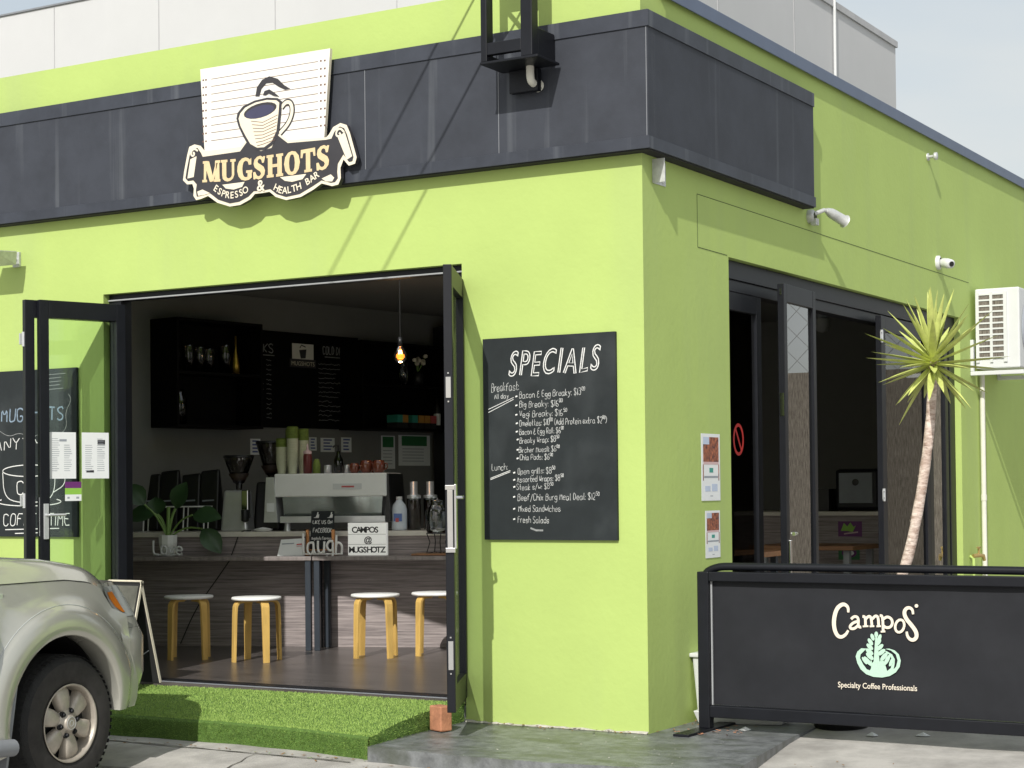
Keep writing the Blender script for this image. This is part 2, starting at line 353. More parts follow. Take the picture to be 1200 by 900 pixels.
def frame_on(o, xdir):                                     # a surface frame: local x to the right, z up, front towards local -y
    x = Vector(xdir).normalized(); y = Vector((-x.y, x.x, 0))
    return Matrix(((x.x, y.x, 0, o[0]), (x.y, y.y, 0, o[1]), (0, 0, 1, o[2]), (0, 0, 0, 1)))
FRONT = Matrix.Identity(4)
SIDE = frame_on((0, 0, 0), (0, 1, 0))
CTR = frame_on((-4.112, 2.435, 0), (0.935, 0.355, 0))
WALL = frame_on((-5.51, 3.693, 0), (0.139, 0.990, 0))
def arcpts(cx, cz, rx, rz, a0, a1, n): return [(cx+rx*math.cos(R(a0+(a1-a0)*i/n)), cz+rz*math.sin(R(a0+(a1-a0)*i/n))) for i in range(n+1)]
def smooth_path(pts, it=2):
    for _ in range(it):
        q = [pts[0]]
        for a, b in zip(pts[:-1], pts[1:]):
            q += [tuple(a[i]*.75+b[i]*.25 for i in range(len(a))), tuple(a[i]*.25+b[i]*.75 for i in range(len(a)))]
        pts = q+[pts[-1]]
    return pts
# artwork outlines in metres on their own surface
SIGN= {'board': [(-2.9276, 3.7765), (-1.946, 3.7732), (-1.9971, 3.2258), (-2.8951, 3.2207)], 'outer': [(-3.0183, 3.3104), (-2.9767, 3.3213), (-2.9272, 3.307), (-2.8946, 3.2716), (-2.6187, 3.2677), (-2.5623, 3.3119), (-2.5151, 3.2629), (-2.46, 3.2408), (-2.3812, 3.2548), (-2.3305, 3.319), (-2.2596, 3.269), (-1.9787, 3.2556), (-1.959, 3.2705), (-1.9285, 3.3098), (-1.876, 3.3282), (-1.8315, 3.311), (-1.8098, 3.2662), (-1.7626, 3.1159), (-1.7748, 3.0809), (-1.8193, 3.0733), (-1.856, 3.1135), (-1.8788, 3.0672), (-1.8765, 3.0063), (-1.8948, 2.9716), (-1.9398, 2.9662), (-2.0148, 2.9892), (-2.0757, 2.9583), (-2.1677, 2.9239), (-2.2757, 2.9153), (-2.3532, 2.9411), (-2.3998, 2.9765), (-2.4627, 2.9737), (-2.5101, 2.9743), (-2.5422, 2.946), (-2.6222, 2.9181), (-2.7026, 2.9152), (-2.7996, 2.9468), (-2.8727, 2.9954), (-2.9303, 2.9816), (-2.9667, 2.9786), (-2.988, 3.0061), (-2.9842, 3.0506), (-2.9956, 3.0798), (-3.0371, 3.0813), (-3.0702, 3.1101), (-3.0614, 3.1607), (-3.0354, 3.2608)], 'inner': [(-2.9114, 3.2377), (-2.619, 3.24), (-2.5625, 3.2956), (-2.5153, 3.2467), (-2.4601, 3.2258), (-2.3814, 3.2362), (-2.3307, 3.3041), (-2.2598, 3.2517), (-1.9789, 3.2409), (-1.9397, 3.244), (-1.9184, 3.2806), (-1.8792, 3.3079), (-1.8495, 3.2948), (-1.8291, 3.2562), (-1.7847, 3.1206), (-1.7924, 3.0972), (-1.8161, 3.0948), (-1.8556, 3.1438), (-1.8965, 3.0933), (-1.9015, 3.0452), (-1.8974, 3.0083), (-1.917, 2.9883), (-1.947, 2.9864), (-2.0146, 3.0076), (-2.0831, 2.9774), (-2.1752, 2.9419), (-2.2755, 2.9339), (-2.3452, 2.9577), (-2.3918, 2.9919), (-2.4625, 2.9886), (-2.5179, 2.9913), (-2.5579, 2.9625), (-2.63, 2.9377), (-2.7024, 2.9342), (-2.7913, 2.965), (-2.8643, 3.0163), (-2.9302, 3.0008), (-2.9599, 2.9997), (-2.9662, 3.0361), (-2.9592, 3.0738), (-2.9871, 3.1021), (-3.0286, 3.101), (-3.0484, 3.1209), (-3.0379, 3.1712), (-3.0138, 3.2586), (-2.9935, 3.2949), (-2.9521, 3.2969), (-2.9243, 3.262)], 'rollL': [(-3.0074, 3.2323), (-2.9575, 3.2463), (-2.9819, 3.1208), (-3.0318, 3.1167)], 'rollR': [(-1.8948, 3.2488), (-1.8424, 3.2698), (-1.7921, 3.125), (-1.8308, 3.1084)], 'foldL': [(-2.9547, 3.0286), (-2.9133, 3.0375), (-2.8545, 3.0103), (-2.8972, 3.0041), (-2.9467, 3.0023)], 'foldR': [(-2.0115, 3.017), (-1.9465, 3.0351), (-1.9213, 3.0131), (-1.9365, 2.9927), (-1.9815, 2.997)], 'smileL': [(-2.7579, 3.0519), (-2.5857, 3.053), (-2.6051, 3.0247), (-2.6694, 3.0144), (-2.7306, 3.0265)], 'smileR': [(-2.3177, 3.0544), (-2.1235, 3.055), (-2.1513, 3.027), (-2.2282, 3.0184), (-2.2822, 3.0299)], 'mugO': [(-2.6443, 3.4407), (-2.6359, 3.4738), (-2.5923, 3.5103), (-2.5045, 3.5337), (-2.4097, 3.5398), (-2.3315, 3.5279), (-2.299, 3.5041), (-2.306, 3.4329), (-2.3212, 3.3229), (-2.3624, 3.259), (-2.4254, 3.2296), (-2.4917, 3.2341), (-2.5517, 3.2656), (-2.5941, 3.328), (-2.6303, 3.395)], 'mugI': [(-2.6266, 3.4387), (-2.6135, 3.4687), (-2.5748, 3.4994), (-2.4982, 3.5205), (-2.4098, 3.5261), (-2.3394, 3.5152), (-2.3178, 3.4989), (-2.3247, 3.4351), (-2.3413, 3.3313), (-2.3779, 3.2731), (-2.4347, 3.2456), (-2.4883, 3.2488), (-2.5388, 3.2768), (-2.5765, 3.3323), (-2.6127, 3.393)], 'coffeeO': [(-2.3377, 3.4842), (-2.3394, 3.4696), (-2.3541, 3.4549), (-2.3805, 3.4417), (-2.4155, 3.4313), (-2.4557, 3.4249), (-2.4965, 3.4232), (-2.5336, 3.4264), (-2.5629, 3.4342), (-2.5811, 3.4457), (-2.5863, 3.4598), (-2.5777, 3.4748), (-2.5565, 3.4891), (-2.5249, 3.5011), (-2.4864, 3.5095), (-2.4454, 3.5134), (-2.4061, 3.5125), (-2.3729, 3.5068), (-2.3493, 3.497)], 'coffee': [(-2.3558, 3.4752), (-2.3576, 3.4631), (-2.3708, 3.4509), (-2.3941, 3.4397), (-2.4251, 3.4309), (-2.4604, 3.4253), (-2.4961, 3.4237), (-2.5286, 3.4261), (-2.554, 3.4323), (-2.5698, 3.4417), (-2.574, 3.4533), (-2.5663, 3.4657), (-2.5474, 3.4777), (-2.5195, 3.4878), (-2.4857, 3.495), (-2.4497, 3.4986), (-2.4153, 3.4981), (-2.3863, 3.4936), (-2.3657, 3.4857)], 'handle': [(-2.3041, 3.4675), (-2.2727, 3.4972), (-2.2387, 3.4932), (-2.2236, 3.4604), (-2.2271, 3.4176), (-2.2555, 3.3651), (-2.3181, 3.3163)], 'steam1': [(-2.4994, 3.5582), (-2.4878, 3.6107), (-2.4479, 3.652), (-2.3927, 3.6663), (-2.3303, 3.6434), (-2.2841, 3.6003), (-2.2379, 3.5723), (-2.2766, 3.5709), (-2.323, 3.594), (-2.3696, 3.6247), (-2.4166, 3.6268), (-2.4532, 3.5976), (-2.4694, 3.5546)], 'steam2': [(-2.441, 3.5586), (-2.4297, 3.5822), (-2.3935, 3.5878), (-2.3546, 3.5631), (-2.319, 3.5351), (-2.3595, 3.5437), (-2.3969, 3.5632), (-2.4221, 3.5551)], 'lines': [[(-2.8412, 3.7054), (-2.0343, 3.7078)], [(-2.8416, 3.6609), (-2.0348, 3.6613)], [(-2.8421, 3.6138), (-2.0353, 3.616)], [(-2.8425, 3.5654), (-2.0358, 3.567)], [(-2.843, 3.5183), (-2.0363, 3.5192)], [(-2.8434, 3.4725), (-2.0368, 3.4727)], [(-2.8439, 3.4229), (-2.0373, 3.4262)], [(-2.8444, 3.3784), (-2.0379, 3.3772)], [(-2.8448, 3.33), (-2.0384, 3.327)]], 'dots': [(-2.9036, 3.7069), (-2.904, 3.6622), (-2.9045, 3.615), (-2.9049, 3.5665), (-2.9054, 3.5193), (-2.9058, 3.4733), (-2.9063, 3.4236), (-2.9067, 3.3789), (-2.9072, 3.3304), (-2.8822, 3.7067), (-2.8826, 3.6621), (-2.8831, 3.6149), (-2.8835, 3.5665), (-2.884, 3.5193), (-2.8844, 3.4734), (-2.8849, 3.4237), (-2.8854, 3.3791), (-2.8858, 3.3307), (-2.0131, 3.7087), (-2.0136, 3.6622), (-2.0141, 3.617), (-2.0146, 3.568), (-2.0151, 3.5203), (-2.0156, 3.4738), (-2.0161, 3.4274), (-2.0166, 3.3785), (-2.0172, 3.3283), (-1.9844, 3.7074), (-1.9849, 3.661), (-1.9854, 3.6158), (-1.9859, 3.5669), (-1.9864, 3.5193), (-1.9869, 3.4728), (-1.9874, 3.4264), (-1.988, 3.3776), (-1.9885, 3.3275)], 'stripes': [[(-2.5311, 3.4127), (-2.4426, 3.3951), (-2.3294, 3.427)], [(-2.5249, 3.3906), (-2.4428, 3.3764), (-2.3328, 3.4062)], [(-2.5188, 3.3686), (-2.443, 3.3576), (-2.3361, 3.3855)], [(-2.5127, 3.3466), (-2.4432, 3.3389), (-2.3394, 3.3647)], [(-2.5066, 3.3247), (-2.4434, 3.3202), (-2.3428, 3.3439)], [(-2.5005, 3.3027), (-2.4436, 3.3015), (-2.3461, 3.3232)], [(-2.4943, 3.2807), (-2.4438, 3.2828), (-2.3494, 3.3024)], [(-2.4882, 3.2588), (-2.444, 3.2641), (-2.3528, 3.2816)]], 'curlL': [(-2.9473, 3.2772), (-2.9736, 3.2954), (-2.9986, 3.2826), (-3.0022, 3.2574), (-2.9807, 3.2487), (-2.9722, 3.267), (-2.9871, 3.2712)], 'curlR': [(-1.8468, 3.2703), (-1.8733, 3.2975), (-1.8988, 3.2882), (-1.9066, 3.2623), (-1.8888, 3.2482), (-1.8708, 3.2583), (-1.8826, 3.2718)], 'word': [(-2.9129, 3.0846), (-1.9506, 3.0745), (-2.9084, 3.2067), (-1.9642, 3.2064)], 'amp': [(-2.4909, 2.9976), (-2.4309, 3.0006), (-2.4903, 3.0538)], 'arcL': [(-2.8314, 3.0297), (-2.7667, 2.9818), (-2.6941, 2.9599), (-2.6217, 2.9659), (-2.5544, 2.991)], 'arcR': [(-2.3683, 2.986), (-2.3063, 2.9516), (-2.2289, 2.9543), (-2.1365, 2.9764), (-2.0219, 3.0327)]}
CAMPOS= {'C': [(1.0143, 0.5354), (1.0147, 0.5609), (0.9983, 0.5765), (0.9782, 0.576), (0.951, 0.553), (0.9355, 0.5014), (0.9361, 0.4502), (0.9524, 0.4124), (0.9757, 0.4055), (0.9993, 0.4203), (1.013, 0.443)], 'a1': [(1.0291, 0.5008), (1.044, 0.5158), (1.0626, 0.5144), (1.069, 0.4987), (1.0665, 0.4701), (1.073, 0.4608), (1.083, 0.4623)], 'a2': [(1.0675, 0.4911), (1.0435, 0.4853), (1.022, 0.4669), (1.0244, 0.4516), (1.0464, 0.4523), (1.0665, 0.4701)], 'm1': [(1.0904, 0.5171), (1.1056, 0.5156), (1.1062, 0.4681)], 'm1s': [(1.091, 0.4657), (1.1213, 0.4679)], 'm2': [(1.1067, 0.503), (1.1234, 0.5205), (1.1365, 0.5146), (1.1404, 0.4691)], 'm2s': [(1.1279, 0.4669), (1.1529, 0.4689)], 'm3': [(1.1416, 0.504), (1.1596, 0.5234), (1.174, 0.5175), (1.1765, 0.4702)], 'm3s': [(1.1647, 0.468), (1.1883, 0.4699)], 'p1': [(1.1826, 0.524), (1.1976, 0.5226), (1.1997, 0.4457)], 'p1s': [(1.1866, 0.4415), (1.2108, 0.4435)], 'p2': [(1.1999, 0.5056), (1.2217, 0.5207), (1.2443, 0.51), (1.2505, 0.4881), (1.2404, 0.4671), (1.2176, 0.4614), (1.2014, 0.4722)], 'o': [(1.3096, 0.4686), (1.3041, 0.4561), (1.2957, 0.4466), (1.2858, 0.4417), (1.2761, 0.4423), (1.2683, 0.4484), (1.2638, 0.4588), (1.2633, 0.4717), (1.267, 0.485), (1.2742, 0.4963), (1.2836, 0.5036), (1.2936, 0.5057), (1.3025, 0.5023), (1.3087, 0.4939), (1.3113, 0.482), (1.3096, 0.4686)], 'S': [(1.3577, 0.535), (1.3548, 0.56), (1.3357, 0.5701), (1.3162, 0.559), (1.3107, 0.5369), (1.3219, 0.509), (1.3472, 0.4816), (1.3724, 0.448), (1.3752, 0.42), (1.3589, 0.4038), (1.3397, 0.4063), (1.3252, 0.4246), (1.3229, 0.4464)], 'dot': [(1.3852, 0.5782), (1.3836, 0.5731), (1.3795, 0.5695), (1.3741, 0.5687), (1.3692, 0.5707), (1.3664, 0.5751), (1.3664, 0.5804), (1.3694, 0.5849), (1.3744, 0.5872), (1.3798, 0.5866), (1.3838, 0.5832)], 'bowl': [(1.0509, 0.3107), (1.0591, 0.2761), (1.0765, 0.2451), (1.1058, 0.221), (1.1451, 0.2089), (1.191, 0.2077), (1.2302, 0.217), (1.263, 0.2373), (1.2841, 0.2664), (1.2897, 0.298), (1.2805, 0.329), (1.2581, 0.3489), (1.229, 0.3566), (1.2094, 0.3546), (1.2386, 0.3475), (1.2643, 0.3284), (1.2736, 0.2974), (1.2647, 0.2656), (1.2515, 0.2525), (1.2571, 0.2779), (1.2587, 0.3031), (1.2448, 0.3277), (1.2158, 0.3435), (1.206, 0.3419), (1.2318, 0.324), (1.2444, 0.2994), (1.2373, 0.2582), (1.2175, 0.2416), (1.2051, 0.282), (1.1924, 0.3067), (1.1724, 0.2807), (1.1597, 0.3055), (1.1396, 0.2794), (1.1301, 0.3043), (1.1327, 0.2538), (1.1259, 0.2409), (1.1095, 0.2465), (1.0901, 0.2711), (1.074, 0.3021), (1.0776, 0.3213), (1.0977, 0.3411), (1.1091, 0.3523), (1.0814, 0.3532), (1.0599, 0.3346)], 'leafs': [[(1.1726, 0.4272), (1.1709, 0.4189), (1.1667, 0.4132), (1.1612, 0.4118), (1.1562, 0.4152), (1.1533, 0.4223), (1.1534, 0.4308), (1.1565, 0.4381), (1.1616, 0.4418), (1.1671, 0.4408), (1.1712, 0.4353)], [(1.1522, 0.4158), (1.1542, 0.4058), (1.1527, 0.3978), (1.148, 0.3944), (1.1417, 0.3966), (1.1358, 0.4039), (1.1321, 0.4138), (1.1319, 0.4233), (1.1351, 0.4292), (1.1408, 0.4298), (1.1472, 0.4248)], [(1.1887, 0.4074), (1.1835, 0.3981), (1.177, 0.3927), (1.1713, 0.3929), (1.1683, 0.3986), (1.1688, 0.4081), (1.1727, 0.4182), (1.1789, 0.4259), (1.1852, 0.4286), (1.1898, 0.4255), (1.1911, 0.4176)], [(1.1401, 0.3939), (1.1452, 0.3838), (1.1459, 0.3751), (1.142, 0.3704), (1.1347, 0.3712), (1.1263, 0.3773), (1.1195, 0.3868), (1.1165, 0.3966), (1.1182, 0.4037), (1.1241, 0.4057), (1.1322, 0.402)], [(1.1826, 0.3814), (1.1745, 0.3727), (1.1662, 0.3685), (1.1604, 0.3701), (1.159, 0.377), (1.1623, 0.387), (1.1693, 0.397), (1.1778, 0.4037), (1.1851, 0.405), (1.1889, 0.4006), (1.1879, 0.3918)], [(1.1356, 0.3704), (1.1431, 0.3611), (1.1458, 0.3523), (1.1427, 0.3466), (1.1348, 0.346), (1.1247, 0.3506), (1.1155, 0.3589), (1.1102, 0.3684), (1.1104, 0.376), (1.1161, 0.3793), (1.1255, 0.3772)], [(1.1898, 0.3544), (1.1795, 0.347), (1.1701, 0.3442), (1.1645, 0.3471), (1.1645, 0.3546), (1.1701, 0.3645), (1.1795, 0.3735), (1.1897, 0.3788), (1.1975, 0.3787), (1.2004, 0.3733), (1.1975, 0.3643)], [(1.1335, 0.3462), (1.1428, 0.3371), (1.1467, 0.3279), (1.1441, 0.3217), (1.1357, 0.3203), (1.1243, 0.3242), (1.1133, 0.3322), (1.1064, 0.3418), (1.1057, 0.3498), (1.1115, 0.3538), (1.1218, 0.3525)], [(1.1968, 0.3283), (1.185, 0.3212), (1.1747, 0.3191), (1.1691, 0.3226), (1.17, 0.3307), (1.1772, 0.3408), (1.1883, 0.3496), (1.1998, 0.3543), (1.208, 0.3536), (1.2105, 0.3475), (1.2063, 0.3381)], [(1.1353, 0.3222), (1.1441, 0.3117), (1.1474, 0.3018), (1.1442, 0.2957), (1.1356, 0.2953), (1.1242, 0.3008), (1.1137, 0.3103), (1.1074, 0.3209), (1.1073, 0.3292), (1.1135, 0.3326), (1.1239, 0.33)], [(1.2112, 0.3077), (1.1996, 0.297), (1.1889, 0.2918), (1.1824, 0.294), (1.1823, 0.3027), (1.1885, 0.3152), (1.1991, 0.3276), (1.2107, 0.3358), (1.2197, 0.3374), (1.2231, 0.3317), (1.22, 0.3207)], [(1.1249, 0.2948), (1.1348, 0.2811), (1.1391, 0.2696), (1.1362, 0.2639), (1.1271, 0.2658), (1.1148, 0.2748), (1.103, 0.288), (1.0956, 0.3012), (1.0949, 0.3102), (1.1011, 0.3121), (1.1123, 0.3064)], [(1.228, 0.2936), (1.2182, 0.2797), (1.2084, 0.2717), (1.2018, 0.2721), (1.2004, 0.2809), (1.2048, 0.2952), (1.2135, 0.3105), (1.2237, 0.3219), (1.2322, 0.3258), (1.2364, 0.321), (1.2348, 0.309)], [(1.2494, 0.2867), (1.2424, 0.2744), (1.235, 0.267), (1.2295, 0.2669), (1.2276, 0.274), (1.2301, 0.2861), (1.236, 0.2994), (1.2435, 0.3096), (1.2502, 0.3136), (1.254, 0.3099), (1.2537, 0.2999)], [(1.1056, 0.295), (1.1116, 0.2844), (1.1136, 0.2757), (1.111, 0.2717), (1.1046, 0.2736), (1.0963, 0.2809), (1.0889, 0.2912), (1.0847, 0.3013), (1.085, 0.3079), (1.0897, 0.309), (1.0974, 0.3042)]], 'stem': [(1.1581, 0.4191), (1.1666, 0.4194), (1.179, 0.281), (1.1462, 0.2797)], 'text': [(0.9532, 0.1473), (1.3728, 0.1379), (0.9534, 0.1601)]}
SPECIALS= [('Breakfast:', -0.9419, 1.7333, -0.7678, 1.7397, 0.0472), ('All day', -0.924, 1.6933, -0.8326, 1.6973, 0.0272), ('*', -0.7881, 1.6957, -0.7749, 1.6953, 0.0156), ('Bacon & Egg Breaky: $13^00', -0.7618, 1.6913, -0.3544, 1.6993, 0.0368), ('*', -0.7887, 1.6461, -0.7755, 1.6457, 0.0156), ('Big Breaky: $16^00', -0.7625, 1.6403, -0.4938, 1.6414, 0.0354), ('*', -0.7893, 1.5943, -0.7762, 1.5939, 0.0156), ('Vegi Breaky: $16^50', -0.7631, 1.5865, -0.4666, 1.5889, 0.0354), ('*', -0.7866, 1.5467, -0.7735, 1.5464, 0.0156), ('Omelettes: $10^00 (Add Protein extra $2^00)', -0.7637, 1.5376, -0.2198, 1.543, 0.034), ('*', -0.7872, 1.5006, -0.7741, 1.5003, 0.0156), ('Bacon & Egg Roll: $6^00', -0.7643, 1.4902, -0.4877, 1.4946, 0.0325), ('*', -0.7824, 1.4566, -0.7704, 1.4578, 0.0147), ('Breaky Wrap: $8^50', -0.7638, 1.4415, -0.5169, 1.4477, 0.0323), ('*', -0.7831, 1.4, -0.7711, 1.4012, 0.0147), ('Bircher Muesli: $6^00', -0.7687, 1.3909, -0.5151, 1.3947, 0.0308), ('*', -0.7837, 1.3522, -0.7717, 1.3535, 0.0147), ('Chia Pods: $6^00', -0.7633, 1.3504, -0.5572, 1.3505, 0.0308), ('Lunch:', -0.9459, 1.2936, -0.845, 1.2973, 0.037), ('*', -0.8068, 1.2732, -0.794, 1.2745, 0.0147), ('Open grills: $8^50', -0.777, 1.2713, -0.544, 1.2756, 0.0338), ('*', -0.8073, 1.2335, -0.7945, 1.2348, 0.0147), ('Assorted Wraps: $8^50', -0.7818, 1.2274, -0.4923, 1.2351, 0.0323), ('*', -0.8078, 1.1945, -0.795, 1.1959, 0.0147), ('Steak s/w: $8^50', -0.7866, 1.1848, -0.5567, 1.1886, 0.0323), ('*', -0.8085, 1.1394, -0.7956, 1.1408, 0.0147), ('Beef/Chix Burg Meal Deal: $12^50', -0.7788, 1.126, -0.2731, 1.1289, 0.0367), ('*', -0.8093, 1.0733, -0.7965, 1.0747, 0.0147), ('Mixed Sandwiches', -0.7753, 1.0658, -0.511, 1.0652, 0.0353), ('*', -0.81, 1.016, -0.7972, 1.0174, 0.0147), ('Fresh Salads', -0.7803, 1.0057, -0.584, 1.0015, 0.0352)]
UNDERLINES= [[(-0.964, 1.6374), (-0.7996, 1.6983)], [(-0.9642, 1.6196), (-0.7997, 1.6883)], [(-0.9551, 1.2515), (-0.8254, 1.2941)], [(-0.9551, 1.244), (-0.8254, 1.2867)]]
# ------------------------------------------------------------------ ground
def gz(x, y):
    yy = max(-4.0, min(1.0, y)); xx = max(-6.0, min(-1.1, x))
    return -0.205 + 0.05*(yy+1) + 0.05*min(0, yy+1) + 0.03*(xx+1.1)
def axis(a, b, fine0, fine1, step, n):
    v = [a+(fine0-a)*(i/n)**0.5 for i in range(n)]; k = int((fine1-fine0)/step)
    v += [fine0+(fine1-fine0)*i/k for i in range(k+1)]; v += [fine1+(b-fine1)*((i+1)/n)**2 for i in range(n)]
    return v
xs = axis(-400, 400, -9, 6, 0.25, 8); ys = axis(-400, 400, -7, 2, 0.25, 8)
g = MB()
g.grid([[(x, y, gz(x, y)+random.uniform(-.003, .003)*(abs(x) < 9 and abs(y) < 7)) for x in xs] for y in ys], 'concrete')
tag(g.build('ground', origin=(0, 0, 0)), kind='structure')
# concrete slab at the corner
sl = MB(); top = [(-1.13, -0.99), (-0.60, -1.03), (-0.05, -1.03), (0.45, -0.97), (0.80, -0.90), (0.86, -0.80), (0.80, -0.40), (0.72, 0.20), (0.69, 0.70), (0.70, 6.5), (-0.05, 6.5), (-0.05, 0.02), (-1.30, 0.02), (-1.17, -0.40)]
n_ = len(top)
sl.add([(x, y, -0.118-0.012*max(0, -y)) for x, y in top], [list(range(n_))], 'slab_concrete')
sl.add([(x, y, -0.118-0.012*max(0, -y)) for x, y in top]+[(x*1.0, y, -0.40) for x, y in top], [(i, i+n_, (i+1) % n_+n_, (i+1) % n_) for i in range(n_)], 'slab_concrete')
tag(sl.build('pavement', bevel=0.012), kind='structure')
# joints, cracks and dry leaves on the ground
cr_ = MB()
def crack(pts, wd):
    A = []; B = []
    for i, (x, y) in enumerate(pts):
        x2, y2 = pts[min(i+1, len(pts)-1)]; x1, y1 = pts[max(i-1, 0)]; d = math.hypot(x2-x1, y2-y1); nx_, ny_ = -(y2-y1)/d, (x2-x1)/d; k = wd*random.uniform(.5, 1.3)
        A.append((x+nx_*k, y+ny_*k, gz(x, y)+.005)); B.append((x-nx_*k, y-ny_*k, gz(x, y)+.005))
    cr_.grid([A, B], 'joint_dirt', False)
def wob(x0, y0, x1, y1, n=24, j=.012): return [(x0+(x1-x0)*i/n+random.uniform(-j, j), y0+(y1-y0)*i/n+random.uniform(-j, j)) for i in range(n+1)]
crack(wob(-1.2, -1.03, -3.4, -0.72, j=.006), .009); crack(wob(-1.9, -0.95, -1.4, -2.9), .004); crack(wob(0.9, -.45, 3.4, -.75), .002); crack(wob(-.4, -1.2, .7, -2.4), .003); crack(wob(-3.4, -1.35, 3.4, -1.42, j=.003), .005)
tag(cr_.build('ground_joints', origin=(0, 0, 0)), kind='structure')
lf_ = MB()
def litter(n, f, m='dry_leaf', s=(.006, .016)):
    for i in range(n):
        x, y, z = f(); a = random.uniform(0, 6.28); l_ = random.uniform(*s); wq = l_*random.uniform(.3, .6); t1 = Vector((math.cos(a), math.sin(a), random.uniform(-.1, .3))); t2 = Vector((-math.sin(a), math.cos(a), random.uniform(-.2, .4))); p = Vector((x, y, z+.006))
        lf_.add([p-t1*l_, p+t2*wq, p+t1*l_, p-t2*wq], [(0, 1, 2, 3)], m)
litter(60, lambda: (random.uniform(-1.0, -.02), -abs(random.gauss(0, .05))-.005, -.117)); litter(60, lambda: (abs(random.gauss(0, .05))+.01, random.uniform(.05, 1.1), -.117))
def on_ground(): 
    x = random.uniform(-3.2, 2.5); y = -1.04-abs(random.gauss(0, .12)) if x > -1.1 else -0.97+(-1.1-x)*.14-abs(random.gauss(0, .05)); return x, y, gz(x, y)
litter(140, on_ground); litter(60, lambda: (random.uniform(.9, 2.6), random.uniform(-.7, .5), -.165)); litter(60, lambda: (random.uniform(-1.0, .7), random.uniform(-1.0, 0), -.117), 'mortar', (.003, .008)); litter(30, on_ground, 'plant_stem', (.008, .02)); litter(50, lambda: (random.uniform(.1, .45), random.uniform(.05, .5), -.117), 'brick_red', (.006, .018))
tag(lf_.build('leaf_litter', origin=(0, 0, 0)), 'scattered dry leaves and grit lying on the concrete', 'leaf litter', kind='stuff')
# ------------------------------------------------------------------ the cafe building
bld = thing('cafe_building', 'lime green corner cafe building with a dark fascia band and wide bifold openings', 'building', (-2.5, 0.1, -0.12))
w = MB()
w.box((-9, 0, -0.8), (-3.868, 0.2, 3.985), 'green_paint'); w.box((-3.868, 0, 2.47), (-1.143, 0.2, 3.985), 'green_paint')
w.box((-1.143, 0, -0.8), (0, 0.2, 3.985), 'green_paint'); w.box((-3.868, 0.0, -0.8), (-1.143, 0.2, -0.03), 'slab_concrete')
w.build('front_wall', bld)
w = MB(); rows = [[], []]
for i in range(30):
    x = -1.14+1.14*i/29; rows[0].append((x, -.0015, -.119+random.uniform(.004, .016))); rows[1].append((x, -random.uniform(.010, .028), -.1165))
w.grid(rows, 'mortar', False); w.build('mortar_edge', bld)
w = MB()
w.box((-0.2, 0.2, -0.8), (0, 1.13, 3.90), 'green_paint'); w.box((-0.2, 1.13, 2.543), (0, 5.785, 3.90), 'green_paint')
w.box((-0.2, 5.785, -0.8), (0, 12, 3.90), 'green_paint'); w.box((-0.2, 1.13, -0.8), (0, 5.785, -0.05), 'slab_concrete')
w.build('side_wall', bld)
w = MB(SIDE)
for a, b in (((0.697, 2.855), (6.05, 2.853)), ((0.697, 2.555), (0.697, 2.855)), ((0.697, 2.553), (1.11, 2.550))):
    w.tube([(a[0], 0.001, a[1]), (b[0], 0.001, b[1])], 0.0035, 'trim_groove', n=4)
w.build('panel_joint', bld)
w = MB(); w.box((-0.21, 0.2, 3.90), (0.026, 12, 3.952), 'capping_metal'); w.box((0.0265, 0.2, 3.868), (0.034, 12, 3.9515), 'capping_metal'); w.build('parapet_capping', bld, bevel=0.004)
w = MB()
w.box((-9, -0.078, 2.99), (0.078, -0.001, 3.715), 'fascia_board'); w.box((0.001, -0.001, 2.99), (0.078, 2.335, 3.715), 'fascia_board')
w.box((-9, -0.086, 3.634), (0.086, -0.0775, 3.722), 'fascia_trim'); w.box((-9, -0.088, 2.985), (0.088, -0.0775, 3.050), 'fascia_trim')
w.box((0.0775, -0.0775, 3.634), (0.086, 2.343, 3.722), 'fascia_trim'); w.box((0.0775, -0.0775, 2.985), (0.088, 2.343, 3.050), 'fascia_trim')
w.box((-9, -0.0775, 2.978), (0.0775, -0.002, 2.989), 'black_matt'); w.box((0.002, -0.002, 2.978), (0.0775, 2.335, 2.989), 'black_matt')
w.box((0.002, 2.3345, 2.985), (0.0775, 2.343, 3.722), 'fascia_trim')
for x in (-1.745, -0.842, 0.070): w.box((x-0.0022, -0.0800, 3.053), (x+0.0022, -0.0781, 3.631), 'mudflap')
w.build('fascia_band', bld, bevel=0.003)
w = MB(); w.box((-12, 3.0, 3.0), (-1.40, 8.5, 5.52), 'white_cladding')
for x in (-7.27, -6.05, -4.8, -3.6): w.box((x-0.004, 2.996, 3.05), (x+0.004, 3.001, 5.52), 'cladding_seam')
for y in (4.2, 5.8): w.box((-1.401, y-0.004, 3.05), (-1.396, y+0.004, 5.52), 'cladding_seam')
w.build('upper_storey', bld)
w = MB(); w.box((-12, 2.985, 5.521), (-1.40, 8.5, 5.536), 'mudflap'); w.box((-1.399, 2.985, 5.50), (-1.38, 8.515, 5.56), 'cladding_seam'); w.build('roof_edge', bld)
w = MB(); w.tube([(-1.375, 6.72, 3.1), (-1.375, 6.73, 5.7), (-1.385, 6.72, 6.0)], 0.014, 'white_plastic'); w.build('roof_conduit', bld)
w = MB(); w.box((-0.87, 6.15, 2.99), (-0.6, 6.55, 4.36), 'capping_metal'); w.build('roof_box', bld)
w = MB(); ADDED_GAP = (-4.2, -0.95, 0.25, 2.9)                      # roof slab and ceiling, with an added, unseen opening to brighten the counter
